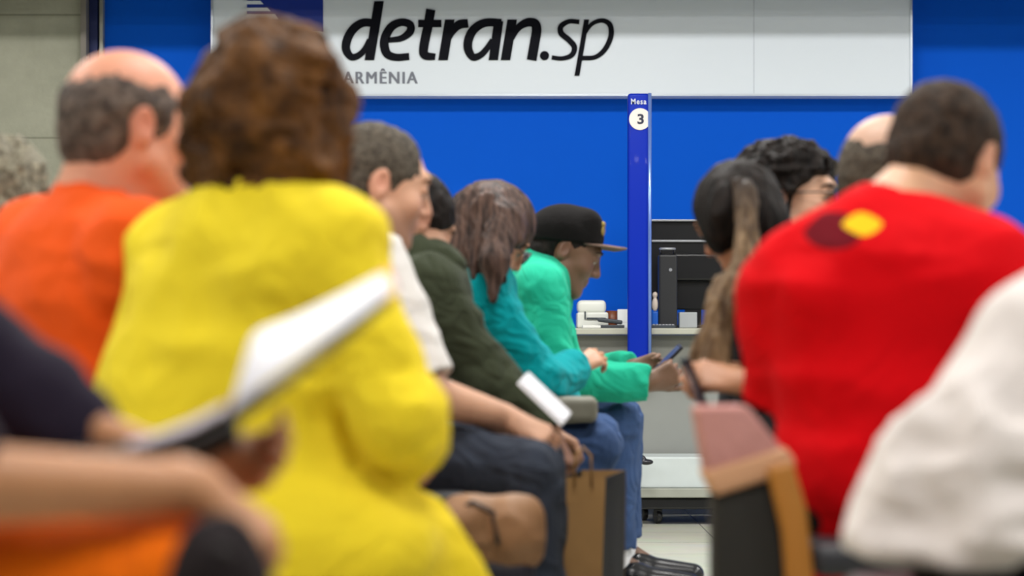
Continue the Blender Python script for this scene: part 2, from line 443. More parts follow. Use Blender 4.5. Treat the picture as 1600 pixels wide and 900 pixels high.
def person(label, pelvis, neck, head, hf, hu=(0, 0, 1), right=None, tone=(0.50, 0.27, 0.16),
           elR=None, wrR=None, elL=None, wrL=None, knR=None, anR=None, knL=None, anL=None, toe=None,
           handR=None, handL=None, hs=1.0, bulk=1.0, shoulder=.185, neck_r=.055, top=None, pants=None, shoes=None,
           sleeve='long', hip_w=1.0, stubble=0.0, h=0.0055, hc=0.008, folds=0.007, fold_s=7.0, extra_top=(), extra_pants=(),
           collar=None, hood=None, brow=True, group=None, top_name='shirt', chest=1.0, skirt_cut=None, eyes=True, hem=None, legs=True, jaw=1.0, nose=1.0, seed=1.0, arms='LR', drop=.055, arm_r=1.0):
    base = thing('person', label, 'person', (float(pelvis[0]), float(pelvis[1]), 0.0), group)
    M = frame(hf, hu); head = np.array(head); neck = np.array(neck); pelvis = np.array(pelvis)
    sp = nrm(neck - pelvis); r = nrm(np.array(right) - sp * np.dot(right, sp))
    fw = np.cross(sp, r)
    shR = neck + r * shoulder - sp * drop; shL = neck - r * shoulder - sp * drop
    hiR = pelvis + r * .095; hiL = pelvis - r * .095
    hp, W = head_prims(head, M, hs, neck, neck_r, jaw, nose)
    waist = pelvis + (neck - pelvis) * .42; chestp = pelvis + (neck - pelvis) * .74
    b = bulk
    torso = lambda g: [cap(pelvis, waist, .105 * b + g, .095 * b + g, .04, ax=r, w=1.45 * hip_w),
                       cap(waist, chestp, .098 * b + g, .112 * b * chest + g, .05, ax=r, w=1.42),
                       cap(chestp - r * .07, neck - sp * .07 - r * .06, .10 * b * chest + g, .068 + g, .05), cap(chestp + r * .07, neck - sp * .07 + r * .06, .10 * b * chest + g, .068 + g, .05),
                       cap(neck - sp * .06 - fw * .01, neck - sp * .01, .085 + g * .8, .055 + g * .5, .05),
                       cap(shL, neck - sp * .03, .056 + g, .056 + g * .6, .05), cap(shR, neck - sp * .03, .056 + g, .056 + g * .6, .05)]
    arms_ = []
    if 'R' in arms: arms_.append((shR, elR, wrR, handR, 1))
    if 'L' in arms: arms_.append((shL, elL, wrL, handL, -1))
    SK = torso(-.015) + hp
    for sh, el, wr, hd, sg in arms_:
        SK += [cap(sh, el, .048 * b, .039 * arm_r, .03), cap(el, wr, .040 * arm_r, .026 * arm_r, .02, ax=np.cross(el - sh, wr - el) if np.linalg.norm(np.cross(nrm(el - sh), nrm(wr - el))) > .2 else None, w=.9)]
        if hd: SK += hand_prims(wr, **hd)
    if legs:
        for hi, kn, an in ((hiR, knR, anR), (hiL, knL, anL)):
            SK += [cap(hi, kn, .066, .046, .03), cap(kn, an, .044, .032, .02), cap(an + V(0, 0, -.01), np.array([an[0], an[1], .052]) + nrm(toe) * .11, .028, .024, .02)]
    v, f = sdf(SK, h)
    # skin tint in head space
    q = (v - head) @ M.T / hs
    col = np.tile(np.array(tone, np.float32), (len(v), 1))
    g = lambda x, y, z, s: np.exp(-(((q[:, 0] - x) ** 2 + (q[:, 1] - y) ** 2 + (q[:, 2] - z) ** 2) / s ** 2))
    red = g(0, .10, -.06, .022) * .7 + g(0, .115, -.03, .02) * .3 + (g(.085, -.01, 0, .03) + g(-.085, -.01, 0, .03)) * .45 + (g(.045, .075, -.03, .03) + g(-.045, .075, -.03, .03)) * .25
    col *= (1 - red[:, None] * np.array([.05, .45, .40]))
    if stubble:
        sb = np.clip((-.035 - q[:, 2]) / .03, 0, 1) * np.clip((q[:, 1] + .02) / .03, 0, 1) * (q[:, 2] > -.14) * (1 - np.clip(g(0, .10, -.064, .02) * 2, 0, 1))
        col *= (1 - stubble * sb[:, None] * np.array([.6, .62, .6]))
    link_mesh('body', v, f, SKIN, base, tint=col)
    if eyes:
        for sx in (-1, 1):
            m = MB(); ec = W(sx * .032, .0795, .0060)
            m.lathe(ec, [(.0150 * hs * math.sin(a), .0150 * hs * math.cos(a)) for a in np.linspace(.001, math.pi, 14)], 16, axis=M[1])
            eo = m.build('eye', EYE_WHITE, base, True)
            mi = MB(); mi.lathe(ec, [(.0153 * hs * math.sin(a), .0153 * hs * math.cos(a)) for a in np.linspace(.001, .42, 6)], 16, axis=M[1])
            mi.build('iris', IRIS, eo, True)
    if brow:
        for sx in (-1, 1):
            m = MB(); m.tube([W(sx * .016, .101, .030), W(sx * .028, .1005, .035), W(sx * .042, .092, .034), W(sx * .052, .080, .028)], [.002, .0036, .003, .001], 8)
            m.build('eyebrow', brow if brow is not True else HAIR_BLACK, base, True)
    # top garment
    g = .010
    T = torso(g)
    cuffs = []
    for sh, el, wr, hd, sg in arms_:
        if sleeve == 'long':
            e2 = wr - nrm(wr - el) * .01
            T += [cap(sh, el, .058 * b + g, .050 + g * .6, .02), cyl(el, e2, .048 + g * .6, .036 + g * .4, .025), cap(el, el + (e2 - el) * .8, .048 + g * .6, .040, .03)]
            T += [fold(.007, (30, 30, 30), None, True, seed, (el, .16)), fold(.006, (26, 26, 26), None, True, seed + 2, (wr, .12))]
            cuffs.append((e2, nrm(wr - el)))
        else:
            e2 = sh + (el - sh) * (sleeve if not isinstance(sleeve, str) else .72)
            T += [cap(sh, sh + (e2 - sh) * .4, .060 * b + g, .060 * b + g, .035), cyl(sh, e2, .060 * b + g, .058 * b + g, .03)]
    T += list(extra_top)
    T += [fold(folds, (fold_s, fold_s, fold_s * 2.1), np.array([r, fw, sp]), True, seed), fold(folds * .5, (fold_s * 2.5,) * 3, None, True, seed + 1)]
    if hem is not None: T.append(plane(*hem))
    if collar != 'none': T.append(cap(neck + nrm(head - neck) * .03, head + M[2] * .02 - M[1] * .02, neck_r * 1.06, neck_r * 1.06, .008, op='s'))
    top_o = sdf_obj(top_name, T, top, base, h=hc)
    if collar in ('polo', 'coat', 'band', 'tee'):
        nd = nrm(head - M[1] * .028 - M[2] * .06 - neck)
        hh, rr, th = {'polo': (.050, .064, .009), 'coat': (.06, .073, .013), 'band': (.03, .062, .007), 'tee': (.012, .062, .006)}[collar]
        a = neck + nd * (.0 if collar != 'tee' else .0); n0 = a - nd * .015
        C = [cyl(n0, a + nd * hh, rr * hs + .012, rr * hs, .0, ax=r, w=1.08), cyl(n0 - nd * .05, a + nd * (hh + .03), rr * hs - th + .006, rr * hs - th, .002, ax=r, w=1.08, op='s')]
        sdf_obj('collar', C, top, top_o, h=.004)
    if hood:
        hc_ = neck - fw * hood[0] + sp * hood[1]
        Hd = [ell(hc_, (hood[2], .065, .055), np.array([r, fw, sp]), 0.0), ell(hc_ + r * .06 + fw * .05, (.05, .06, .035), np.array([r, fw, sp]), .03), ell(hc_ - r * .06 + fw * .05, (.05, .06, .035), np.array([r, fw, sp]), .03),
              ell(hc_ + sp * .045 + fw * .03, (hood[2] - .03, .05, .035), np.array([r, fw, sp]), .02, 's'), fold(.006, (18, 18, 18), None, True, seed)]
        sdf_obj('hood', Hd, top, top_o, h=.006)
    if pants is not None and legs:
        Pp = [cap(pelvis, pelvis + sp * .10, .112 * b, .108 * b, .04, ax=r, w=1.42 * hip_w)]
        for hi, kn, an in ((hiR, knR, anR), (hiL, knL, anL)):
            e2 = kn + (an - kn) * .93
            Pp += [cap(hi, kn, .088 * min(b, 1.15), .066, .04), cap(kn, kn + (an - kn) * .4, .064, .060, .02), cyl(kn, e2, .062, .055, .02),
                   fold(.007, (26, 26, 26), None, True, seed + 2, (kn, .16)), fold(.006, (20, 20, 30), None, True, seed + 3, (an, .16))]
        Pp += list(extra_pants) + [fold(.005, (12, 12, 14), None, True, seed + 4)]
        sdf_obj('trousers', Pp, pants, base, h=hc)
    if shoes is not None and legs:
        td = nrm(toe)
        for an in (anR, anL):
            z0 = .012; hl = np.array([an[0], an[1], z0]) - td * .035
            tp = hl + td * .25
            S = [cap(hl + V(0, 0, .045), hl + td * .08 + V(0, 0, .05), .040, .042, .0), cap(hl + td * .08 + V(0, 0, .04), tp + V(0, 0, .025), .045, .034, .03),
                 plane((0, 0, z0 + .012), (0, 0, -1))]
            so = sdf_obj('shoe', S, shoes[0], base, h=.006)
            B = [cap(hl + V(0, 0, .0), tp, .047, .040, .0, ax=(0, 0, 1), w=1), plane((0, 0, z0 + .016), (0, 0, 1)), plane((0, 0, .001), (0, 0, -1))]
            sdf_obj('sole', B, shoes[1], so, h=.005)
    base['_'] = 0; del base['_']
    return dict(base=base, W=W, M=M, head=head, r=r, fw=fw, sp=sp, shR=shR, shL=shL, neck=neck, top=top_o)

def hair(p, kind, mat, s=1.0, h=.004, seed=0.0, thick=.008, extra=(), name='hair'):
    W, M = p['W'], p['M']
    e = lambda x, y, z, a, b, c, k=.01, op='u': ell(W(x, y, z), np.array([a, b, c]) * s, M, k, op)
    if kind == 'short':          # clipped cap with clear temples, nape and forehead
        P = [e(0, -.012, .030, .076 + thick, .098 + thick, .088 + thick, 0), e(0, -.045, -.02, .064 + thick, .062 + thick, .07 + thick * .5, .02),
             ell(W(0, .12, -.01), np.array([.10, .060, .075]) * s, M, .012, 's'), ell(W(0, .06, -.075), np.array([.12, .078, .065]) * s, M, .012, 's'),
             ell(W(0, -.04, -.118), np.array([.12, .12, .045]) * s, M, .012, 's'),
             e(-.082, -.012, -.012, .02, .024, .034, .008, 's'), e(.082, -.012, -.012, .02, .024, .034, .008, 's'),
             fold(.0022, (90, 90, 90), None, False, seed), fold(.003, (30, 30, 30), None, False, seed)]
    elif kind == 'bald':         # horseshoe band
        P = [e(0, -.014, .018, .077 + thick, .098 + thick, .078 + thick, 0), e(0, -.045, -.02, .064 + thick, .062 + thick, .07, .02),
             ell(W(0, .035, .130), np.array([.085, .15, .080]) * s, M, .015, 's'),
             ell(W(0, .125, -.01), np.array([.14, .095, .09]) * s, M, .012, 's'), ell(W(0, .07, -.075), np.array([.12, .080, .065]) * s, M, .012, 's'),
             ell(W(0, -.04, -.130), np.array([.12, .12, .04]) * s, M, .012, 's'),
             e(-.082, -.012, -.010, .02, .022, .034, .008, 's'), e(.082, -.012, -.010, .02, .022, .034, .008, 's'),
             fold(.0022, (90, 90, 90), None, False, seed), fold(.003, (30, 30, 30), None, False, seed)]
    elif kind == 'bob':          # big loose curls
        P = [e(0, -.025, .045, .125, .125, .110, 0), e(0, -.045, -.03, .125, .095, .105, .04), e(0, -.055, -.085, .085, .06, .06, .04), e(.07, .0, -.03, .05, .06, .085, .03), e(-.07, 0, -.03, .05, .06, .085, .03),
             ell(W(0, .125, -.03), np.array([.066, .075, .09]) * s, M, .015, 's'),
             fold(.018, (17, 17, 17), None, False, seed), fold(.009, (38, 38, 38), None, True, seed), fold(.003, (110, 110, 110), None, False, seed)]
    elif kind == 'curly':
        P = [e(0, -.02, .040, .100, .115, .100, 0), e(0, -.045, -.03, .095, .085, .10, .04),
             ell(W(0, .125, -.03), np.array([.075, .085, .10]) * s, M, .015, 's'),
             fold(.014, (24, 24, 24), None, True, seed), fold(.007, (60, 60, 60), None, True, seed)]
    elif kind == 'long':
        P = [e(0, -.016, .038, .092, .112, .096, 0), e(0, -.04, -.03, .088, .080, .10, .04),
             ell(W(0, .125, -.03), np.array([.062, .060, .10]) * s, M, .015, 's')]
    P += list(extra)
    return sdf_obj(name, P, mat, p['base'], h=h)

def strand_locks(roots, mid, ends, r0, r1, n, rnd, jitter=.012):
    """wavy tapered locks from around roots through mid to ends"""
    out = []
    for i in range(n):
        a = roots[0] + (roots[1] - roots[0]) * rnd.random() + rnd.normal(0, jitter, 3)
        m = mid[0] + (mid[1] - mid[0]) * rnd.random() + rnd.normal(0, jitter, 3)
        b = ends[0] + (ends[1] - ends[0]) * rnd.random() + rnd.normal(0, jitter * 1.4, 3)
        pts = [a * (1 - t) ** 2 + 2 * m * t * (1 - t) + b * t * t for t in np.linspace(0, 1, 7)]
        for j in range(6):
            ra = r0 + (r1 - r0) * j / 6; rb = r0 + (r1 - r0) * (j + 1) / 6
            out.append(cap(pts[j], pts[j + 1], ra, rb, .003))
    return out

# ================================================================== SETTING
FLOOR = None
def build_setting():
    # floor: pale glossy tiles
    m, nt, b = new_mat('floor_tiles')
    tc = N(nt, 'ShaderNodeTexCoord'); mp = N(nt, 'ShaderNodeMapping'); mp.inputs['Location'].default_value = (.14, .1, 0)
    br = N(nt, 'ShaderNodeTexBrick', offset=0.0, squash=1.0)
    br.inputs['Scale'].default_value = 1.0; br.inputs['Brick Width'].default_value = .45; br.inputs['Row Height'].default_value = .45
    br.inputs['Mortar Size'].default_value = .003
    br.inputs['Color1'].default_value = srgb(196, 196, 180); br.inputs['Color2'].default_value = srgb(206, 206, 190); br.inputs['Mortar'].default_value = srgb(150, 148, 136)
    no = N(nt, 'ShaderNodeTexNoise', i_Scale=6.0, i_Detail=6.0)
    mx = N(nt, 'ShaderNodeMix', data_type='RGBA', blend_type='MULTIPLY'); mx.inputs[0].default_value = .25
    nt.links.new(tc.outputs['Object'], mp.inputs[0]); nt.links.new(mp.outputs[0], br.inputs['Vector']); nt.links.new(tc.outputs['Object'], no.inputs['Vector'])
    nt.links.new(br.outputs['Color'], mx.inputs[6]); nt.links.new(no.outputs['Color'], mx.inputs[7]); nt.links.new(mx.outputs[2], b.inputs['Base Color'])
    b.inputs['Roughness'].default_value = .22
    f = MB().box((0, 5.0, -.05), (9.0, 13.4, .1)).build('floor', m); tag(f, kind='structure')
    # blue back wall
    wall = plain('blue_wall_paint', srgb(0, 86, 204), .75, var=.02, scale=3, spec=.12)
    tag(MB().box((1.04, 10.45, 1.65), (6.92, .1, 3.3)).build('wall_back', wall), kind='structure')
    # concrete wall to the left, standing a little proud of the blue wall
    m, nt, b = new_mat('concrete_wall')
    tc = N(nt, 'ShaderNodeTexCoord'); n1 = N(nt, 'ShaderNodeTexNoise', i_Scale=2.2, i_Detail=8.0, i_Roughness=.65); n2 = N(nt, 'ShaderNodeTexNoise', i_Scale=40.0, i_Detail=6.0)
    br = N(nt, 'ShaderNodeTexBrick', offset=0.0); br.inputs['Scale'].default_value = 1.0; br.inputs['Brick Width'].default_value = .9; br.inputs['Row Height'].default_value = .55; br.inputs['Mortar Size'].default_value = .004
    br.inputs['Color1'].default_value = (1, 1, 1, 1); br.inputs['Color2'].default_value = (.94, .95, .94, 1); br.inputs['Mortar'].default_value = (.6, .6, .57, 1)
    mp = N(nt, 'ShaderNodeMapping'); mp.inputs['Rotation'].default_value = (math.pi / 2, 0, 0)
    cr = N(nt, 'ShaderNodeValToRGB'); cr.color_ramp.elements[0].position = .3; cr.color_ramp.elements[0].color = srgb(142, 142, 126); cr.color_ramp.elements[1].position = .75; cr.color_ramp.elements[1].color = srgb(176, 175, 158)
    mx = N(nt, 'ShaderNodeMix', data_type='RGBA', blend_type='MULTIPLY'); mx.inputs[0].default_value = 1.0
    for n_ in (n1, n2, mp): nt.links.new(tc.outputs['Object'], n_.inputs['Vector'])
    nt.links.new(mp.outputs[0], br.inputs['Vector'])
    nt.links.new(n1.outputs['Fac'], cr.inputs[0]); nt.links.new(cr.outputs[0], mx.inputs[6]); nt.links.new(br.outputs['Color'], mx.inputs[7]); nt.links.new(mx.outputs[2], b.inputs['Base Color'])
    bp = N(nt, 'ShaderNodeBump', i_Strength=.3, i_Distance=.01); nt.links.new(n2.outputs['Fac'], bp.inputs['Height']); nt.links.new(bp.outputs[0], b.inputs['Normal'])
    b.inputs['Roughness'].default_value = .85
    s = FPX / 10.3
    xe = (128 - 800) / s
    tag(MB().box(((xe - 4.5) / 2, 10.4, 1.65), (4.5 + xe, .2, 3.3)).build('wall_left_back', m), kind='structure')
    # concrete corner return, dark reveal and pale metal strip beside it
    tag(MB().box((xe + .012, 10.37, 1.65), (.024, .2, 3.3)).build('trim_1', plain('corner_bead', srgb(120, 114, 106), .6)), kind='structure')
    tag(MB().box(((143 - 800) / s, 10.39, 1.65), (.036, .1, 3.3)).build('trim_2', plain('navy_reveal', srgb(6, 24, 78), .6)), kind='structure')
    tag(MB().box(((154.5 - 800) / s, 10.385, 1.65), (.017, .06, 3.3), bev=.002).build('trim_3', plain('pale_strip', srgb(150, 150, 140), .4, .3)), kind='structure')
    tag(MB().box((-4.5, 5.0, 1.65), (.1, 11.0, 3.3)).build('wall_left', plain('side_wall_paint', srgb(150, 150, 140), .8)), kind='structure')
    tag(MB().box((4.5, 5.0, 1.65), (.1, 11.0, 3.3)).build('wall_right', plain('side_wall_paint_right', srgb(170, 172, 175), .8)), kind='structure')
    tag(MB().box((0, 5.0, CEIL + .05), (9.0, 11.0, .1)).build('ceiling', plain('ceiling_paint', srgb(200, 200, 195), .9)), kind='structure')
    tag(MB().box((1.1, 10.392, .05), (6.7, .016, .1)).build('baseboard_back', plain('baseboard_paint', srgb(165, 168, 160), .5)), kind='structure')
    tag(MB().box((0, 9.86, 2.785), (8.9, .08, 1.03)).build('unseen_shade_board', plain('shade_board_paint', srgb(180, 182, 182), .8)), kind='structure')  # unseen board added above the view to shade the top of sign and wall
    fm = plain('lamp_housing', (.8, .8, .78), .4)
    em, nt, b = new_mat('lamp_diffuser'); b.inputs['Emission Color'].default_value = (1, .97, .92, 1); b.inputs['Emission Strength'].default_value = 2.0
    g0 = None
    for i, (lx, ly, lp) in enumerate(LAMPS):
        t = thing('ceiling_light', 'rectangular ceiling light, %s of the %s row' % (('left', 'middle', 'right')[i % 3], ('rear', 'centre', 'counter-side')[i // 3]), 'ceiling light', (lx, ly, CEIL), 'ceiling lights')
        fr = MB().box((lx, ly, CEIL - .02), (1.3, .68, .04), bev=.006); fr.build('frame', fm, t)
        MB().box((lx, ly, CEIL - .05), (1.18, .58, .02), bev=.004).build('diffuser', em, t)

YS = 9.57; SS = FPX / YS
YG = 10.28; SG = FPX / YG
def sp(px, py, dy=0.0):
    p = J(px, py, YG); p[1] = YG + dy; return p
def ribbon(pts, w, z0, name, mat, parent, horiz=False, closed=False):
    """flat cut-out stroke on the sign face; pts in photo px"""
    P = np.array(pts, float)
    if len(P) > 2:      # Catmull-Rom
        Q = []
        E = np.vstack([2 * P[0] - P[1], P, 2 * P[-1] - P[-2]])
        for i in range(1, len(E) - 2):
            for t in np.linspace(0, 1, 10, endpoint=False):
                a, b, c, d = E[i - 1], E[i], E[i + 1], E[i + 2]
                Q.append(.5 * ((2 * b) + (c - a) * t + (2 * a - 5 * b + 4 * c - d) * t * t + (3 * b - a - 3 * c + d) * t ** 3))
        Q.append(P[-1]); P = np.array(Q)
    T = np.gradient(P, axis=0); T /= np.linalg.norm(T, axis=1)[:, None] + 1e-9
    Nn = np.stack([-T[:, 1], T[:, 0]], 1)
    if horiz: Nn = np.tile([1.0, 0.0], (len(P), 1))
    ws = np.interp(np.linspace(0, 1, len(P)), np.linspace(0, 1, len(w)), w)[:, None] if hasattr(w, '__len__') else w
    A = P + Nn * ws / 2; B = P - Nn * ws / 2; n = len(P)
    vs = []
    for zz in (z0, z0 + .004):
        vs += [sp(a[0], a[1], zz) for a in A] + [sp(b_[0], b_[1], zz) for b_ in B]
    fs = []
    for i in range(n - 1):
        fs += [(i, i + 1, n + i + 1, n + i), (2 * n + i, 3 * n + i, 3 * n + i + 1, 2 * n + i + 1), (i, 2 * n + i, 2 * n + i + 1, i + 1), (n + i, n + i + 1, 3 * n + i + 1, 3 * n + i)]
    fs += [(0, n, 3 * n, 2 * n), (n - 1, 3 * n - 1, 4 * n - 1, 2 * n - 1)]
    return vs, fs
def glyph(name, strokes, mat, parent, dz=-.006):
    m = MB()
    for k, (pts, w, *hz) in enumerate(strokes):
        vs, fs = ribbon(pts, w, dz - .0004 * k, name, mat, parent, bool(hz and hz[0])); m.add(vs, fs)
    return m.build(name, mat, parent)
def text_obj(name, body, x0, x1, y0, y1, Yp, mat, parent, bold=0.0, shear=0.0, fat=0.0):
    cu = bpy.data.curves.new(name, 'FONT'); cu.body = body; cu.offset = bold; cu.shear = shear; cu.extrude = 0.0; cu.space_character = 1.2 if len(body) > 1 else 1.0
    ob = bpy.data.objects.new(name, cu); COL.objects.link(ob)
    bpy.context.view_layer.update()
    dg = bpy.context.evaluated_depsgraph_get(); me = ob.evaluated_get(dg).to_mesh()
    v = np.array([x.co[:] for x in me.vertices]); fs = [tuple(p.vertices) for p in me.polygons]
    ob.evaluated_get(dg).to_mesh_clear(); bpy.data.objects.remove(ob)
    mn, mx = v.min(0), v.max(0)
    px = x0 + (v[:, 0] - mn[0]) / (mx[0] - mn[0]) * (x1 - x0); py = y1 - (v[:, 1] - mn[1]) / (mx[1] - mn[1]) * (y1 - y0)
    f = FPX / YS if Yp is None else FPX / Yp
    out = np.stack([(px - 800) / f, np.full(len(v), Yp), CAM_Z + (HOR - py) / f], 1)
    if fat:
        nv = len(out); cp = [out]; ff = list(fs)
        for q, dx in enumerate((fat, -fat)):
            cp.append(out + V(dx, -.0002 * (q + 1), 0)); ff += [tuple(i + nv * (q + 1) for i in f_) for f_ in fs]
        out = np.vstack(cp); fs = ff
    return link_mesh(name, out, [tuple(f_) for f_ in fs], mat, parent, smooth=False)

def build_sign():
    white = plain('sign_white', srgb(222, 230, 238), .35, var=.01, scale=2)
    black = plain('sign_letter_black', srgb(10, 11, 20), .6, var=.02, spec=.1)
    grey = plain('sign_letter_grey', srgb(112, 116, 128), .5, var=.02)
    blue = plain('logo_blue', srgb(0, 40, 140), .45, var=.02)
    x0, x1 = (330 - 800) / SG, (1425 - 800) / SG
    z0 = CAM_Z + (HOR - 150) / SG; z1 = z0 + .60
    t = thing('wall_sign', 'long white name board with black italic lettering high on the blue wall', 'sign', ((x0 + x1) / 2, YG, z0))
    t['label'] = 'long white name board with black italic lettering above the blue counter area'
    MB().box(((x0 + x1) / 2, YG + .06, (z0 + z1) / 2), (x1 - x0, .12, z1 - z0), bev=.003).build('board', white, t)
    ed = plain('sign_edge', srgb(205, 212, 220), .3, .6)
    MB().box(((x0 + x1) / 2, YG - .002, z0 + .004), (x1 - x0, .012, .009)).box((x1 - .004, YG - .002, (z0 + z1) / 2), (.009, .012, z1 - z0)).box((x0 + .004, YG - .002, (z0 + z1) / 2), (.009, .012, z1 - z0)).build('edge_profile', ed, t)
    se = plain('panel_seam', srgb(190, 197, 206), .5)
    m = MB()
    for px in (1178,): m.box(((px - 800) / SG, YG - .0005, (z0 + z1) / 2), (.0025, .003, z1 - z0 - .02))
    m.build('seam', se, t)
    k = 1 / 6.43
    c1 = lambda pts: [(520 + x * k, y * k) for x, y in pts]
    c2 = lambda pts: [(740 + x * k, y * k) for x, y in pts]
    glyph('letter_d', [(c1([(465, 15), (418, 310), (368, 605)]), 96 * k, True), (c1([(425, 232), (300, 232), (205, 295), (145, 400), (135, 500), (185, 572), (255, 560), (320, 500), (370, 400)]), [80 * k, 82 * k, 86 * k, 88 * k, 84 * k, 70 * k, 62 * k, 60 * k, 50 * k])], black, t)
    glyph('letter_e', [(c1([(560, 405), (690, 385), (775, 320), (775, 250), (690, 225), (590, 270), (530, 370), (518, 460), (550, 545), (640, 577), (768, 568)]), [50 * k, 62 * k, 80 * k, 80 * k, 76 * k, 84 * k, 90 * k, 90 * k, 84 * k, 72 * k, 70 * k])], black, t)
    glyph('letter_t', [(c1([(985, 98), (955, 270), (915, 470), (925, 555), (1030, 572)]), [94 * k, 94 * k, 92 * k, 86 * k, 64 * k]), (c1([(858, 238), (1092, 238)]), 74 * k)], black, t)
    glyph('letter_r', [(c1([(1175, 198), (1108, 605)]), 96 * k, True), (c1([(1150, 430), (1200, 320), (1270, 250), (1360, 236)]), [40 * k, 70 * k, 90 * k, 86 * k])], black, t)
    glyph('letter_a', [(c2([(252, 215), (198, 605)]), 94 * k, True), (c2([(280, 232), (120, 230), (10, 290), (-48, 390), (-55, 490), (-10, 572), (60, 560), (125, 500), (190, 400)]), [80 * k, 82 * k, 88 * k, 90 * k, 88 * k, 74 * k, 64 * k, 60 * k, 50 * k])], black, t)
    glyph('letter_n', [(c2([(388, 198), (320, 605)]), 96 * k, True), (c2([(370, 420), (440, 290), (530, 230), (612, 235), (633, 300), (615, 420), (583, 605)]), [40 * k, 66 * k, 84 * k, 92 * k, 96 * k, 98 * k, 98 * k])], black, t)
    m = MB(); m.lathe(sp(740 + 712 * k, 560 * k, -.006), [(0, 0), (46 * k / SG, 0), (46 * k / SG, .005), (0, .005)], 24, axis=(0, 1, 0)); m.build('dot', black, t)
    glyph('letter_s', [(c2([(1062, 222), (960, 217), (880, 265), (880, 335), (960, 405), (1012, 475), (985, 555), (890, 588), (785, 578)]), [46 * k, 46 * k, 54 * k, 58 * k, 58 * k, 56 * k, 50 * k, 42 * k, 42 * k])], black, t)
    glyph('letter_p', [(c2([(1135, 198), (1038, 762)]), 50 * k, True), (c2([(1110, 350), (1185, 245), (1290, 208), (1368, 250), (1380, 360), (1320, 495), (1220, 575), (1075, 585)]), [30 * k, 40 * k, 44 * k, 52 * k, 54 * k, 50 * k, 44 * k, 44 * k])], black, t)
    text_obj('place_lettering', 'ARMÊNIA', 536, 652, 107, 130.5, YG - .003, grey, t, fat=.0022)
    # square blue emblem with white stripes
    lx0, lx1, ly0, ly1 = 386, 505, -62, 50
    c = sp((lx0 + lx1) / 2, (ly0 + ly1) / 2)
    e = MB().box((c[0], YG - .003, c[2]), ((lx1 - lx0) / SG, .006, (ly1 - ly0) / SG), bev=.0025).build('emblem', blue, t)
    for (ya, yb, xe) in ((-40, -35, 385 + 5), (-27, -21.5, 395), (-13, -7.5, 402), (1.5, 7, 411), (12.5, 18, 422), (23, 31, 434)):
        xa = 383
        if xe - xa < 12: continue
        vs = [sp(xa, ya, -.0075), sp(xe - 4, ya, -.0075), sp(xe + 1, yb, -.0075), sp(xa, yb, -.0075)]
        vs += [v + V(0, .003, 0) for v in vs]
        MB().add(vs, [(0, 1, 2, 3), (7, 6, 5, 4), (0, 4, 5, 1), (1, 5, 6, 2), (2, 6, 7, 3), (3, 7, 4, 0)]).build('stripe', white, e)

def build_post():
    blue = plain('post_blue', srgb(0, 38, 162), .5, var=.03, scale=5, coat=.05, spec=.15)
    bx = (998 - 800) / SS; w = 38 / SS
    ztop = CAM_Z + (HOR - 149) / SS; zb = CAM_Z + (HOR - 566) / SS
    t = thing('numbered_post', 'narrow glossy blue post carrying a round white number 3 plate at the counter', 'post', (bx, YS - .06, zb))
    MB().box((bx - .004, YS - .06, (ztop + zb) / 2), (w * .9, .05, ztop - zb), bev=.012).build('column', blue, t, True)
    MB().box((bx, YS - .01, zb + .08), (.05, .09, .06), bev=.004).build('bracket', blue, t)
    chrome = plain('post_edge_metal', srgb(120, 150, 225), .22, .55)
    MB().tube([(bx + w * .40, YS - .088, zb), (bx + w * .40, YS - .088, ztop)], .0075, 12).build('edge_strip', chrome, t, True)
    s2 = FPX / (YS - .09)
    Yf = YS - .088
    disc = plain('number_disc', srgb(222, 216, 210), .4, var=.02)
    c = np.array([(1000 - 800) / s2, Yf, CAM_Z + (HOR - 186) / s2])
    d = MB().lathe(c, [(0, -.001), (17 / s2, -.001), (17 / s2, .004), (0, .004)], 32, axis=(0, 1, 0)).build('number_plate', disc, t)
    blk = plain('number_black', srgb(30, 34, 60), .5)
    text_obj('number', '3', 996, 1006, 178, 194, Yf - .002, blk, d, bold=.03)
    wt = plain('post_lettering', srgb(200, 205, 220), .5)
    text_obj('lettering', 'Mesa', 986, 1010, 154, 163, Yf - .001, wt, t, bold=.02)

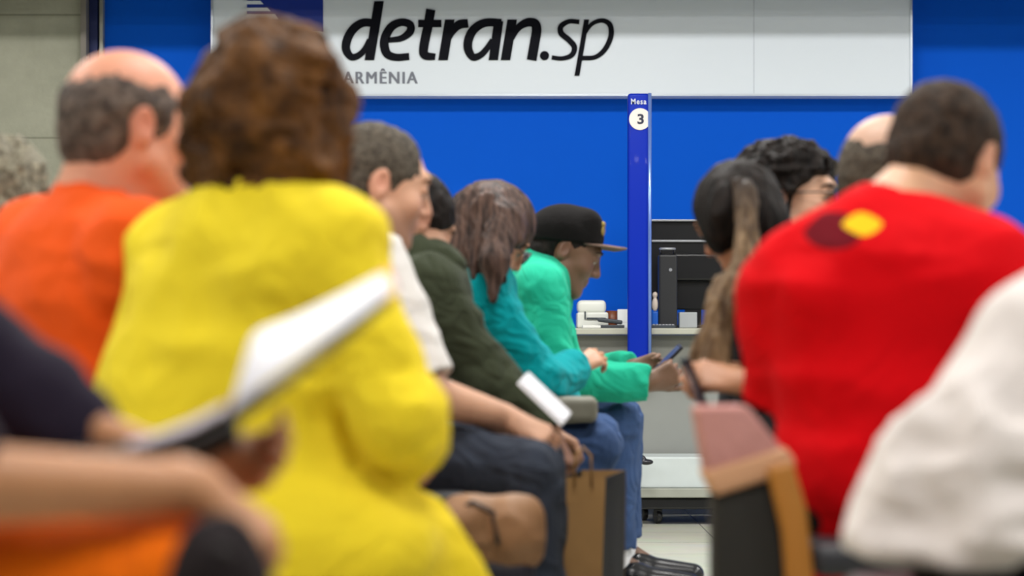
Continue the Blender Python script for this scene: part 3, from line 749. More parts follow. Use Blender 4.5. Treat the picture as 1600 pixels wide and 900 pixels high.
def build_counter():
    top_m = plain('counter_top', srgb(172, 172, 158), .4, var=.04)
    pan = plain('counter_panel', srgb(112, 113, 106), .6, var=.03)
    pan2 = plain('counter_panel_low', srgb(134, 136, 132), .55, var=.03)
    blackm = plain('black_base', srgb(20, 20, 24), .35)
    x0, x1 = (880 - 800) / SS, 1.9
    z = CAM_Z + (HOR - 513) / SS
    t = thing('service_counter', 'grey service counter with a pale worktop behind the blue post', 'counter', ((x0 + x1) / 2, YS + .3, 0))
    MB().box(((x0 + x1) / 2, YS + .33, z - .0125), (x1 - x0, .70, .027), bev=.005).build('worktop', top_m, t)
    zm = CAM_Z + (HOR - 604) / SS; zl = CAM_Z + (HOR - 712) / SS
    MB().box(((x0 + x1) / 2, YS + .05, (z + zm) / 2 - .014), (x1 - x0 - .02, .03, z - zm - .028)).build('upper_panel', pan, t)
    MB().box(((x0 + x1) / 2, YS + .07, (zm + zl) / 2), (x1 - x0 - .02, .03, zm - zl)).build('lower_panel', pan2, t)
    MB().box((x0 + .02, YS + .36, z / 2 - .013), (.03, .6, z - .03)).build('side_panel', pan2, t)
    MB().box((x1 - .02, YS + .36, z / 2 - .013), (.03, .6, z - .03)).build('side_panel', pan2, t)
    # wheeled cabinet in front of the lower panel
    cx0, cx1 = (985 - 800) / SS, (1185 - 800) / SS
    za, zb, zc = CAM_Z + (HOR - 709) / SS, CAM_Z + (HOR - 756) / SS, CAM_Z + (HOR - 770) / SS
    c = thing('wheeled_trolley', 'low white box trolley on black castors in front of the grey counter', 'trolley', ((cx0 + cx1) / 2, YS - .15, 0))
    MB().box(((cx0 + cx1) / 2, YS - .12, (za + zb) / 2), (cx1 - cx0, .30, za - zb), bev=.006).build('box', plain('trolley_white', srgb(190, 198, 198), .35), c)
    MB().box(((cx0 + cx1) / 2, YS - .13, (zb + zc) / 2), (cx1 - cx0 + .01, .34, zb - zc), bev=.004).build('lip', plain('trolley_lip', srgb(150, 152, 142), .45), c)
    MB().box(((cx0 + cx1) / 2, YS - .12, zc - .026), (cx1 - cx0 - .02, .30, .045), bev=.008).build('base_rail', blackm, c)
    for (wx, wy) in ((1006, -.04), (1028, -.2), (1160, -.2), (1172, -.04)):
        X = (wx - 800) / FPX * (YS + wy); Yc = YS + wy; R = .030
        cs = MB().lathe((X - .012, Yc, R), [(0, 0), (R * .8, 0), (R, .004), (R, .020), (R * .8, .024), (0, .024)], 24, axis=(1, .35, 0)).build('castor', blackm, c, True)
        MB().box((X, Yc, R * 1.5), (.034, .032, R * 1.2), bev=.006).tube([(X, Yc, R * 1.6), (X, Yc, zc - .045)], .008, 10).build('fork', blackm, cs)
    # little black pedal on a stalk seen left of the trolley
    # desk machines
    zt = z + .001
    def at(px, Y): return (px - 800) / FPX * Y
    beige = plain('machine_plastic', srgb(222, 224, 216), .4, var=.02); dk = plain('machine_dark', srgb(60, 66, 72), .4)
    Yp = YS + .22; s = FPX / Yp
    t = thing('printer', 'small off-white desk printer on the counter left of the blue post', 'printer', (at(925, Yp), Yp, zt))
    w, hgt = 48 / s, 44 / s
    bd = MB().box((at(925, Yp), Yp, zt + hgt * .28), (w, .20, hgt * .56), bev=.008).build('body', beige, t, False)
    MB().box((at(924, Yp), Yp + .01, zt + hgt * .76), (w * .92, .17, hgt * .46), bev=.018).build('lid', beige, t, True)
    MB().box((at(930, Yp), Yp - .10, zt + hgt * .34), (w * .62, .012, hgt * .07)).build('paper_slot', dk, t)
    MB().box((at(913, Yp), Yp - .1, zt + hgt * .45), (.006, .012, hgt * .28)).build('indicator_strip', dk, t)
    Yp = YS + .26
    tag(MB().lathe((at(956, Yp), Yp, zt), [(0, 0), (.018, 0), (.023, .02), (.026, .075), (.023, .075), (.02, .01), (0, .01)]).build('cup', plain('brown_cup', srgb(120, 62, 30), .4), None, True), 'small brown cup on the counter between printer and blue post', 'cup')
    Yp = YS + .12
    tag(MB().box((at(975, Yp), Yp, zt + .022 + .03), (.055, .008, .055), bev=.002).box((at(975, Yp), Yp + .012, zt + .014), (.055, .03, .028), bev=.003).build('card_holder', plain('white_card', srgb(225, 228, 228), .5)), 'white card holder on the counter beside the blue post', 'card holder')
    t = thing('stapler', 'dark grey stapler lying on the counter in front of the white printer', 'stapler', (at(955, YS + .08), YS + .08, zt))
    MB().box((at(955, YS + .08), YS + .08, zt + .007), (.11, .035, .013), bev=.003).build('base', dk, t)
    MB().box((at(953, YS + .08), YS + .08, zt + .030), (.105, .026, .018), Matrix.Rotation(.12, 3, 'Y'), bev=.006).build('arm', dk, t)
    tag(MB().box((at(924, YS + .05), YS + .05, zt + .006), (.075, .09, .011), bev=.002).build('paper_pad', plain('paper_white', srgb(225, 225, 220), .6)), 'small white paper pad at the counter edge under the printer', 'paper pad')
    # monitor back
    bk = plain('monitor_black', srgb(14, 14, 17), .3); al = plain('monitor_silver', srgb(170, 172, 178), .3, .5)
    Yp = YS + .30; s = FPX / Yp
    X0, X1 = at(1016, Yp), at(1124, Yp) + .07
    t = thing('monitor', 'wide black computer monitor seen from behind on the counter right of the blue post', 'monitor', ((X0 + X1) / 2, Yp, zt))
    zz = lambda py: CAM_Z + (HOR - py) / s
    MB().box(((X0 + X1) / 2, Yp, (zz(344) + zz(484)) / 2), (X1 - X0, .035, zz(344) - zz(484)), bev=.005).build('casing', bk, t)
    MB().box(((X0 + X1) / 2, Yp - .015, zz(345)), (X1 - X0 + .002, .05, .008), bev=.002).build('top_rim', al, t)
    MB().box(((X0 + X1) / 2, Yp - .022, zz(377)), (X1 - X0 - .01, .014, .009), bev=.002).build('cross_trim', al, t)
    MB().box(((X0 + X1) / 2, Yp - .03, zz(418)), (X1 - X0 - .12, .04, .12), bev=.012).build('rear_housing', bk, t)
    MB().box(((X0 + X1) / 2, Yp, (zz(455) + zt) / 2), (.07, .03, zz(450) - zt)).build('neck', bk, t)
    MB().box(((X0 + X1) / 2, Yp, zt + .008), (.24, .18, .015), bev=.006).build('foot', bk, t)
    # tower device
    Yp = YS + .12; s = FPX / Yp; zz = lambda py: CAM_Z + (HOR - py) / s
    X = at(1043, Yp); dkm = plain('device_charcoal', srgb(30, 31, 34), .45)
    t = thing('speaker_tower', 'tall slim charcoal desk unit with a ring handle in front of the monitor', 'desk unit', (X, Yp, zt))
    MB().box((X, Yp, (zz(398) + zt) / 2), (.078, .07, zz(398) - zt), bev=.008).build('body', dkm, t)
    MB().tube([(X + .03 * math.cos(a), Yp + .02 * math.sin(a), zz(389)) for a in np.linspace(0, 2 * math.pi, 25)], .0055, 8, cap=False).build('ring_handle', al, t, True)
    for dx in (-.028, .028): MB().tube([(X + dx, Yp, zz(400)), (X + dx, Yp, zz(388))], .005, 8).build('handle_post', bk, t, True)
    MB().lathe((X + .01, Yp - .036, zz(422)), [(0, -.002), (.007, -.002), (.007, .003), (0, .003)], 16, axis=(0, 1, 0)).build('button', al, t)
    Yp = YS + .16
    tag(MB().box((at(1074, Yp), Yp, zt + .034), (.075, .10, .066), bev=.004).build('grey_box', plain('light_grey_plastic', srgb(168, 172, 174), .5)), 'light grey box on the counter beside the tall charcoal unit', 'box')
    t = thing('keyboard', 'dark keyboard lying on the counter at the foot of the charcoal unit', 'keyboard', (at(1036, YS + .03), YS + .03, zt))
    kx = at(1036, YS + .03)
    MB().box((kx, YS + .03, zt + .006), (.10, .055, .011), bev=.002).build('case', dk, t)
    for i in range(7):
        for j in range(3): MB().box((kx - .04 + i * .0133, YS + .013 + j * .016, zt + .014), (.0105, .012, .005), bev=.001).build('key', al, t)
    t = thing('figurine', 'tiny pale and blue desk ornament between blue post and charcoal unit', 'ornament', (at(1024, YS + .1), YS + .1, zt))
    fx = at(1023.5, YS + .1)
    sdf_obj('base', [rbox((fx, YS + .1, zt + .035), (.012, .012, .035), None, .004)], plain('ornament_blue', srgb(10, 90, 190), .4), t, h=.003)
    sdf_obj('figure', [ell((fx, YS + .1, zt + .10), (.013, .012, .03), None, 0), ell((fx, YS + .1, zt + .14), (.011, .011, .013), None, .006)], plain('ornament_pale', srgb(205, 190, 178), .5), t, h=.003)

def bench(Xc, ys, slope, label, group):
    """row of padded seats on a beam"""
    seat = plain('bench_seat_vinyl', srgb(40, 42, 48), .5); steel = plain('bench_steel', srgb(90, 92, 95), .35, .8)
    t = thing('beam_bench', label, 'bench', (Xc, (ys[0] + ys[-1]) / 2, 0))
    xa = lambda y: Xc + slope * (y - ys[0])
    a, b = ys[0] - .2, ys[-1] + .2
    MB().tube([(xa(a), a, .355), (xa(b), b, .355)], .025, 10).build('beam', steel, t, True)
    for y in ys: MB().box((xa(y), y, .41), (.41, .44, .05), bev=.018).build('seat', seat, t, True)
    for y in (a + .15, b - .15):
        MB().tube([(xa(y), y, .34), (xa(y), y, .03)], .02, 10).box((xa(y), y, .02), (.42, .05, .03), bev=.006).build('leg', steel, t)

# ================================================================== BUILD
build_setting(); build_sign(); build_post(); build_counter()

BLACKC = srgb(22, 20, 20)
HAIR_BLACK = hair_mat('hair_black', srgb(8, 6, 6), srgb(34, 26, 22), (70, 70, 14), .62)
HAIR_DARK = hair_mat('hair_dark_brown', srgb(20, 13, 8), srgb(66, 48, 34), (60, 60, 60), .7)
HAIR_GREYSHORT = hair_mat('hair_short_grizzled', srgb(42, 36, 30), srgb(104, 96, 84), (90, 90, 90), .7)
HAIR_GREY = hair_mat('hair_grey', srgb(44, 34, 30), srgb(118, 102, 92), (45, 45, 45), .6)
HAIR_CURLGREY = hair_mat('hair_curly_grey', srgb(60, 56, 46), srgb(168, 162, 140), (70, 70, 70), .6)
HAIR_AUBURN = hair_mat('hair_auburn', srgb(38, 20, 7), srgb(110, 70, 26), (26, 26, 26), .65)
HAIR_BROWN = hair_mat('hair_long_brown', srgb(26, 17, 14), srgb(100, 76, 66), (75, 40, 6), .58, .2, (0, .35, 0))
HAIR_OMBRE = hair_mat('hair_light_brown', srgb(62, 44, 28), srgb(132, 108, 80), (50, 50, 8), .5)
_nt = HAIR_OMBRE.node_tree; _b = _nt.nodes['Principled BSDF']; _c = _b.inputs['Base Color'].links[0].from_socket      # dyed ends: dark roots, light tips
_s = N(_nt, 'ShaderNodeSeparateXYZ'); _t = N(_nt, 'ShaderNodeTexCoord'); _nt.links.new(_t.outputs['Object'], _s.inputs[0])
_r = N(_nt, 'ShaderNodeMapRange'); _r.inputs[1].default_value = 1.10; _r.inputs[2].default_value = .96; _nt.links.new(_s.outputs[2], _r.inputs[0])
_m = N(_nt, 'ShaderNodeMix', data_type='RGBA'); _m.inputs[6].default_value = srgb(40, 31, 26); _nt.links.new(_r.outputs[0], _m.inputs[0]); _nt.links.new(_c, _m.inputs[7]); _nt.links.new(_m.outputs[2], _b.inputs['Base Color'])
TEAL = cloth('cloth_teal', srgb(0, 146, 152), .14, fold=.3, wrinkle=.42)
GREEN = cloth('cloth_green', srgb(34, 172, 138), .12, fold=.3, wrinkle=.34)
OLIVE = cloth('cloth_olive', srgb(56, 62, 46), .14, fold=.3, wrinkle=.35)
YELLOW = cloth('cloth_yellow', srgb(232, 208, 44), .05, scale=5, fold=.25, wrinkle=.25)
ORANGE = cloth('cloth_orange', srgb(236, 88, 26), .06, fold=.25)
WHITE = cloth('cloth_white', srgb(214, 206, 202), .03, fold=.2)
NAVY = cloth('cloth_navy', srgb(34, 28, 42), .1)
BLACKT = cloth('cloth_black', srgb(17, 17, 21), .1)
PINKT = cloth('cloth_pink', srgb(206, 158, 156), .06)
PALE = cloth('cloth_pale', srgb(215, 212, 208), .04)
CHAR = cloth('cloth_charcoal_denim', srgb(50, 56, 68), .25, 14, fold=.3, wrinkle=.35)
DENIM = cloth('cloth_blue_denim', srgb(60, 82, 122), .4, 12, fold=.35, wrinkle=.35)
DENIM2 = cloth('cloth_dark_denim', srgb(42, 56, 88), .3, 12, fold=.35, wrinkle=.35)
SHOE_B = plain('shoe_black', srgb(24, 24, 28), .25); SOLE_W = plain('sole_white', srgb(210, 212, 214), .5); SOLE_B = plain('sole_black', srgb(18, 18, 18), .6)
SHOE_T = plain('shoe_brown', srgb(80, 56, 38), .5)

def red_print():
    m = cloth('cloth_red_print', srgb(206, 2, 14), .05, fold=.25, sheen=0.0)
    return m
def legs(pelvis, f, r, spread=.12, kz=.50, reach=.42, foot=.06):
    f = nrm(f); r = nrm(V(r[0], r[1], 0)); d = {}
    for k, s in (('R', 1), ('L', -1)):
        kn = np.array([pelvis[0], pelvis[1], kz]) + f * reach + r * s * spread
        an = kn + f * foot; an[2] = .10
        d['kn' + k] = kn; d['an' + k] = an
    d['toe'] = f
    return d
def rt(f): f = nrm(V(f[0], f[1], 0)); return V(f[1], -f[0], 0)

# ---- man in the flat-brimmed cap
f = V(1, .08, 0)
pc = person('man in a green long-sleeved top and black flat-brimmed cap bent over a phone', J(752, 650, 6.85), J(852, 418, 6.8), J(884, 392, 6.8), (1, .06, -.46), right=rt(f),
    tone=(.165, .082, .046), elR=J(872, 592, 6.58), wrR=J(1012, 598, 6.62), elL=J(885, 590, 7.03), wrL=J(985, 577, 6.84),
    knR=J(962, 664, 6.70), anR=J(962, 868, 6.70), knL=J(966, 657, 6.98), anL=J(972, 850, 7.0), toe=V(1, -.1, 0),
    handR=dict(d=V(.9, .25, .35), n=V(.1, -.9, -.2), thumb_side=1, curls=(55, 60, 62, 65), s=.95, thumb=(.8, .5, .1)),
    handL=dict(d=V(.95, -.1, .18), n=V(0, .9, .2), thumb_side=-1, curls=(45, 50, 52, 60), s=.95, thumb=(.8, .5, .1)),
    top=GREEN, pants=DENIM, shoes=(SHOE_B, SOLE_W), collar='tee', h=.0045, hc=.006, folds=.008, seed=2, jaw=1.05, bulk=.98, shoulder=.17)
hair(pc, 'short', HAIR_BLACK, 1.0, thick=.004)
W, M = pc['W'], pc['M']
capm = cloth('cap_black', srgb(17, 15, 15), .1, 30, wrinkle=0.0)
Mc = frame(V(1, .06, -.10)); c0 = W(0, -.008, .034)
Wc = lambda x, y, z: c0 + Mc[0] * x + Mc[1] * (y - .0) + Mc[2] * (z - .030)
co = sdf_obj('cap', [ell(Wc(0, -.010, .040), (.093, .116, .094), Mc, 0), cap(Wc(-.03, .055, .085), Wc(.03, .055, .085), .034, .034, .03),
      plane(Wc(0, 0, .020), -Mc[2]), ell(Wc(0, -.008, .02), (.077, .098, .07), Mc, .003, 's')], capm, pc['base'], h=.004)
m = MB(); grid = []
for side in (0, 1):
    for i in range(9):
        a = -1.15 + 2.3 * i / 8
        for j in range(6):
            rr = j / 5.0
            p0 = np.array([math.sin(a) * .084, math.cos(a) * .100, 0]); p1 = np.array([math.sin(a) * .086, .096 + math.cos(a * .75) * .080, 0])
            q = p0 * (1 - rr) + p1 * rr
            grid.append(Wc(q[0], q[1], .026 - .004 * rr - 1.0 * q[0] ** 2 + (0 if side == 0 else -.005)))
fs = []
for i in range(8):
    for j in range(5):
        a = i * 6 + j; fs += [(a, a + 1, a + 7, a + 6), (54 + a, 60 + a, 61 + a, 55 + a)]
for i in range(8): fs += [(i * 6 + 5, 54 + i * 6 + 5, 54 + i * 6 + 11, i * 6 + 11), (i * 6, i * 6 + 6, 54 + i * 6 + 6, 54 + i * 6)]
for j in range(5): fs += [(j, 54 + j, 55 + j, j + 1), (48 + j, 49 + j, 103 + j, 102 + j)]
m.add(grid, fs).build('brim', cloth('brim_taupe', srgb(110, 90, 80), .05), co, True)
MB().lathe(Wc(0, -.010, .126), [(0, .004), (.006, .003), (.008, 0)], 12, axis=Mc[2]).build('cap_button', capm, co, True)
gold = plain('badge_gold', srgb(150, 128, 60), .4, .2, var=.4, scale=90)
bc = Wc(.036, .0975, .062); bax = nrm(Mc[1] + Mc[0] * .45)
m = MB(); m.lathe(bc, [(0, .003), (.012, .003), (.015, .001), (.012, -.004)], 18, axis=bax).lathe(bc + Mc[2] * .018, [(0, .003), (.009, .003), (.012, -.004)], 14, axis=bax); m.build('cap_badge', gold, co, True)

for an in (J(962, 868, 6.70), J(972, 850, 7.0)): sdf_obj('sock', [cyl(an + V(0, 0, .035), an + V(.004, 0, -.055), .043, .047, 0)], cloth('sock_white', srgb(225, 225, 228), .03), pc['base'], h=.004)
# phone in his hands
def phone(label, c, up, nface, w=.068, l=.138, t=.009, mat=None, scr=None):
    u = nrm(up); n = nrm(np.array(nface) - u * np.dot(nface, u)); sd = np.cross(u, n)
    R = Matrix(np.stack([sd, n, u], 1).tolist())
    th = thing('phone', label, 'phone', tuple(c))
    MB().box(c, (w, t, l), R, bev=.003).build('case', mat, th)
    MB().box(np.array(c) + n * (t / 2), (w * .9, .001, l * .86), R).build('screen', scr, th)
    return th
PHB = plain('phone_black', srgb(24, 24, 34), .3); PHS = plain('phone_screen', srgb(70, 76, 96), .1)
phone('dark phone held in both hands by the man in the black cap', J(1043, 562, 6.72), V(.62, -.05, .62), V(-.7, -.15, .7), mat=PHB, scr=PHS, l=.115, w=.06)

# ---- woman in the teal hoodie
f = V(1, .12, 0)
pt = person('woman in a teal hooded top with long brown hair fallen over her bowed face', J(690, 655, 6.2), J(752, 422, 6.2), J(768, 364, 6.22), (.72, .15, -.62), (.62, 0, .75), right=rt(f),
    tone=(.52, .26, .15), elR=J(838, 602, 6.02), wrR=J(898, 577, 6.24), elL=J(850, 600, 6.45), wrL=J(885, 640, 6.42),
    knR=J(925, 700, 6.05), anR=J(835, 910, 6.05), knL=J(930, 688, 6.36), anL=J(840, 892, 6.36), toe=V(1, 0, 0),
    handR=dict(d=V(.7, .45, .38), n=V(-.2, -.75, .55), thumb_side=-1, curls=(35, 38, 42, 46), s=.88), handL=dict(d=V(1, 0, -.2), n=V(0, 0, 1), thumb_side=1, s=.88),
    top=TEAL, pants=DENIM, shoes=(SHOE_T, SOLE_W), collar='none', hood=(.075, .015, .10), folds=.009, seed=5, shoulder=.165, bulk=.95, h=.005, hc=.006)
rnd = np.random.RandomState(3)
pY = 6.1
MH = np.array([nrm([.85, 0, .5]), [0, 1, 0], nrm([-.5, 0, .85])])
ex = [cap(J(765, 335, 6.12), J(735, 405, 6.06), .085, .058, .04), cap(J(745, 340, 6.10), J(708, 400, 6.06), .075, .045, .04), cap(J(745, 340, 6.28), J(715, 400, 6.30), .075, .05, .04),
      cap(J(785, 345, 6.04), J(772, 410, 5.95), .050, .034, .03), cap(J(772, 410, 5.95), J(771, 468, 5.92), .034, .007, .02), cap(J(800, 340, 6.10), J(806, 375, 6.04), .04, .02, .02)]
ex += strand_locks((J(745, 320, 6.04), J(790, 310, 6.08)), (J(712, 370, 6.0), J(792, 370, 5.99)), (J(696, 418, 6.03), J(784, 440, 5.98)), .012, .004, 40, rnd, .008)
ex += [fold(.0035, (48, 30, 5), MH, True, 3.0), fold(.0025, (110, 60, 8), MH, True, 5.0)]
hair(pt, 'long', HAIR_BROWN, 1.0, extra=ex, h=.0045)
W, M = pt['W'], pt['M']
gl = plain('glasses_frame_dark', srgb(20, 20, 24), .3); glens = plain('glasses_lens', srgb(170, 190, 200), .08)
def glasses(p, s=1.0, lens=None, rim=None, big=1.0):
    W, M = p['W'], p['M']
    t = thing('glasses', p['glasses_label'], 'glasses', tuple(W(0, .11, .0)))
    m = MB()
    for sx in (-1, 1):
        m.tube([W(sx * .033 + .024 * big * math.cos(a), .113, .008 + .019 * big * math.sin(a)) for a in np.linspace(0, 2 * math.pi, 25)], .0025 * s, 8, cap=False)
    m.tube([W(-.010, .115, .012), W(.010, .115, .012)], .0022, 8).build('rim', rim, t, True)
    for sx in (-1, 1):
        MB().lathe(W(sx * .033, .112, .008), [(0, 0), (.019 * big, 0), (.019 * big, .0015), (0, .0015)], 20, axis=M[1]).build('lens', lens, t)
        MB().tube([W(sx * (.033 + .024 * big), .113, .012), W(sx * .078, .085, .014), W(sx * .084, .0, .012), W(sx * .084, -.02, 0)], .002, 8).build('temple', rim, t, True)
pt['glasses_label'] = 'dark glasses glinting on the face of the bowed teal-hooded woman'
glasses(pt, lens=glens, rim=gl)

# ---- man in the olive hoodie
f = V(1, .10, 0)
po = person('man in an olive hooded jacket leaning forward, his head hidden behind the short-haired man', J(595, 668, 5.6), J(672, 412, 5.6), J(640, 348, 5.62) + V(.005, 0, 0), (.75, .45, -.55), (.55, .3, .8), right=rt(f),
    tone=(.42, .22, .13), elR=J(765, 598, 5.42), wrR=J(858, 672, 5.40), elL=J(770, 610, 5.85), wrL=J(850, 670, 5.7),
    knR=J(828, 705, 5.48), anR=J(835, 925, 5.48), knL=J(840, 695, 5.80), anL=J(840, 905, 5.80), toe=V(1, 0, 0),
    handR=dict(d=V(.45, 0, -.9), n=V(.8, -.3, .4), thumb_side=-1, curls=(20, 25, 30, 30)), handL=dict(d=V(.8, -.2, -.5), n=V(.3, .3, .8), thumb_side=1),
    top=OLIVE, pants=DENIM2, shoes=(SHOE_B, SOLE_B), collar='none', hood=(.03, .012, .115), folds=.009, seed=8, bulk=1.02, h=.0055, hc=.007)
hair(po, 'short', HAIR_BLACK, 1.0, thick=.012)

# ---- short-haired man in profile
f = V(.95, .25, 0)
pm = person('short-haired grizzled man in profile, pale shirt, bare forearm on his knee', J(545, 695, 5.0), J(548, 378, 5.0), J(588, 290, 5.02), (.90, .28, -.24), right=rt(f),
    tone=(.60, .335, .215), arm_r=1.15, elR=J(668, 616, 4.77), wrR=J(790, 652, 4.93), elL=J(650, 600, 5.25), wrL=J(800, 665, 5.1),
    knR=J(826, 742, 4.84), anR=J(832, 985, 4.84), knL=J(835, 733, 5.15), anL=J(845, 965, 5.15), toe=V(1, 0, 0),
    handR=dict(d=V(.82, 0, -.45), n=V(.35, -.55, .75), thumb_side=-1, curls=(40, 48, 52, 55), s=1.05, thumb=(.8, .4, .25)), handL=dict(d=V(.8, -.2, -.4), n=V(.4, 0, .9), thumb_side=1),
    top=PALE, pants=CHAR, shoes=(SHOE_B, SOLE_B), collar='tee', sleeve=.9, hs=1.10, stubble=.55, h=.0045, hc=.0075, seed=11, brow=HAIR_DARK)
W, M = pm['W'], pm['M']
hair(pm, 'short', HAIR_GREYSHORT, 1.10, thick=.006, seed=2, extra=[ell(W(0, .120, .020), np.array([.11, .052, .055]), M, .01, 's'), ell(W(0, .118, .062), np.array([.095, .062, .052]), M, .01, 's')])

# ---- woman in the yellow coat
f = V(.62, .78, 0)
pv = J(400, 748, 3.6)
L = legs(pv, V(.4, .92, 0), rt(f), .08, .42, .38, .05)
skirt = [ell(J(560, 860, 3.50), (.10, .10, .07), None, .05), ell(J(600, 890, 3.74), (.13, .14, .09), None, .06), ell(J(440, 850, 3.56), (.22, .20, .13), None, .06), ell(J(375, 650, 3.62), (.215, .17, .24), None, .06), cap(J(440, 790, 3.56), J(660, 960, 3.70), .10, .11, .05), cap(J(300, 760, 3.55), J(560, 900, 3.70), .12, .13, .08),
         fold(.020, (9, 9, 6), np.array([nrm([.8, 0, .6]), [0, 1, 0], nrm([-.6, 0, .8])]), True, 4.0, J(560, 760, 3.55), ) if False else fold(.010, (8, 8, 5), np.array([nrm([.8, 0, .6]), [0, 1, 0], nrm([-.6, 0, .8])]), True, 4.0)]
py = person('woman in a bright yellow coat with big auburn curls, seen from behind', pv, J(398, 318, 3.6), J(440, 202, 3.62), (.66, .75, -.12), right=rt(f),
    tone=(.58, .30, .22), elR=J(625, 655, 3.44), wrR=J(640, 712, 3.66), elL=J(235, 640, 3.72), wrL=J(420, 690, 3.95), **L,
    handR=dict(d=V(.1, .9, 0), n=V(.5, 0, .8), thumb_side=-1), handL=dict(d=V(.7, .7, 0), n=V(0, 0, 1), thumb_side=1),
    top=YELLOW, pants=NAVY, shoes=(SHOE_B, SOLE_B), collar='coat', top_name='coat', bulk=1.10, shoulder=.168, extra_top=skirt, folds=.008, fold_s=5.5, seed=3, h=.0065, hc=.009, drop=.075)
hair(py, 'bob', HAIR_AUBURN, 1.0, h=.005, seed=3)

# ---- bald man in orange
f = V(.80, .60, 0)
pv = J(95, 752, 3.95)
L = legs(pv, V(.45, .9, 0), rt(V(.45, .9, 0)), .12)
pb = person('balding grey-haired man in an orange polo shirt facing right', pv, J(142, 338, 3.95), J(204, 200, 3.97), (.84, .52, -.06), right=rt(f),
    tone=(.66, .29, .18), elR=J(215, 650, 4.0), wrR=J(330, 700, 4.22), elL=J(40, 640, 4.2), wrL=J(180, 690, 4.4), **L,
    handR=dict(d=V(.7, .7, 0), n=V(0, 0, 1), thumb_side=-1), handL=dict(d=V(.7, .7, 0), n=V(0, 0, 1), thumb_side=1),
    top=ORANGE, pants=CHAR, shoes=(SHOE_B, SOLE_B), collar='polo', sleeve=.8, hs=1.12, neck_r=.062, bulk=1.12, seed=6, h=.006, hc=.008, brow=HAIR_GREY, folds=.008, shoulder=.19)
hair(pb, 'bald', HAIR_GREY, 1.12, thick=.006)

# ---- man in red
f = V(.42, .9, 0)
pv = J(1392, 775, 3.75)
L = legs(pv, f, rt(f), .12)
REDM = red_print()
pr = person('broad man in a red printed T-shirt with dark cropped hair, bent forward, back turned', pv, J(1392, 345, 3.78), J(1478, 252, 3.86), (.55, .72, -.42), right=rt(f),
    tone=(.62, .34, .20), elR=J(1650, 590, 3.62), wrR=J(1600, 700, 3.85), elL=J(1232, 615, 3.92), wrL=J(1330, 690, 4.15), **L,
    handR=dict(d=V(.1, .9, 0), n=V(.5, 0, .8), thumb_side=-1), handL=dict(d=V(.5, .8, 0), n=V(0, 0, 1), thumb_side=1),
    extra_top=[cyl(J(1400, 700, 3.75), J(1405, 905, 3.78), .118, .120, .05, ax=rt(f), w=1.3)], top=REDM, pants=BLACKT, shoes=(SHOE_B, SOLE_B), collar='tee', sleeve=1.0, bulk=1.09, seed=9, h=.006, hc=.008, shoulder=.165, drop=.09, folds=.009, fold_s=5, chest=1.05, neck_r=.060, hs=1.05)
hair(pr, 'short', HAIR_DARK, 1.05, thick=.009)
# print on the shirt: yellow lozenge beside a darker round blot, in the shirt's own coordinates
nt = REDM.node_tree; b = nt.nodes['Principled BSDF']
src = b.inputs['Base Color'].links[0].from_socket
tc = N(nt, 'ShaderNodeTexCoord')
def blob(px, py, rx, ry, p=2.0):
    c = J(px, py, 3.62) * V(1, 0, 1) - V(pv[0], 0, 0)
    sx = N(nt, 'ShaderNodeSeparateXYZ'); nt.links.new(tc.outputs['Object'], sx.inputs[0])
    def term(out, c0, r):
        a = N(nt, 'ShaderNodeMath', operation='SUBTRACT'); a.inputs[1].default_value = c0; nt.links.new(out, a.inputs[0])
        d = N(nt, 'ShaderNodeMath', operation='DIVIDE'); d.inputs[1].default_value = r; nt.links.new(a.outputs[0], d.inputs[0])
        e_ = N(nt, 'ShaderNodeMath', operation='ABSOLUTE'); nt.links.new(d.outputs[0], e_.inputs[0])
        q = N(nt, 'ShaderNodeMath', operation='POWER'); q.inputs[1].default_value = p; nt.links.new(e_.outputs[0], q.inputs[0]); return q
    u = term(sx.outputs[0], c[0], rx); v = term(sx.outputs[2], c[2], ry)
    ad = N(nt, 'ShaderNodeMath', operation='ADD'); nt.links.new(u.outputs[0], ad.inputs[0]); nt.links.new(v.outputs[0], ad.inputs[1])
    l1 = N(nt, 'ShaderNodeMath', operation='LESS_THAN'); l1.inputs[1].default_value = 1.0; nt.links.new(ad.outputs[0], l1.inputs[0])
    l2 = N(nt, 'ShaderNodeMath', operation='LESS_THAN'); l2.inputs[1].default_value = 0.0; nt.links.new(sx.outputs[1], l2.inputs[0])
    mm = N(nt, 'ShaderNodeMath', operation='MULTIPLY'); nt.links.new(l1.outputs[0], mm.inputs[0]); nt.links.new(l2.outputs[0], mm.inputs[1]); return mm
for (bx, by, rx, ry, p_, c_) in ((1314, 356, .042, .032, 2.0, srgb(104, 12, 26)), (1357, 347, .030, .020, 1.4, srgb(240, 190, 30))):
    msk = blob(bx, by, rx, ry, p_)
    mx = N(nt, 'ShaderNodeMix', data_type='RGBA'); mx.inputs[7].default_value = c_
    nt.links.new(msk.outputs[0], mx.inputs[0]); nt.links.new(src, mx.inputs[6]); src = mx.outputs[2]
nt.links.new(src, b.inputs['Base Color'])

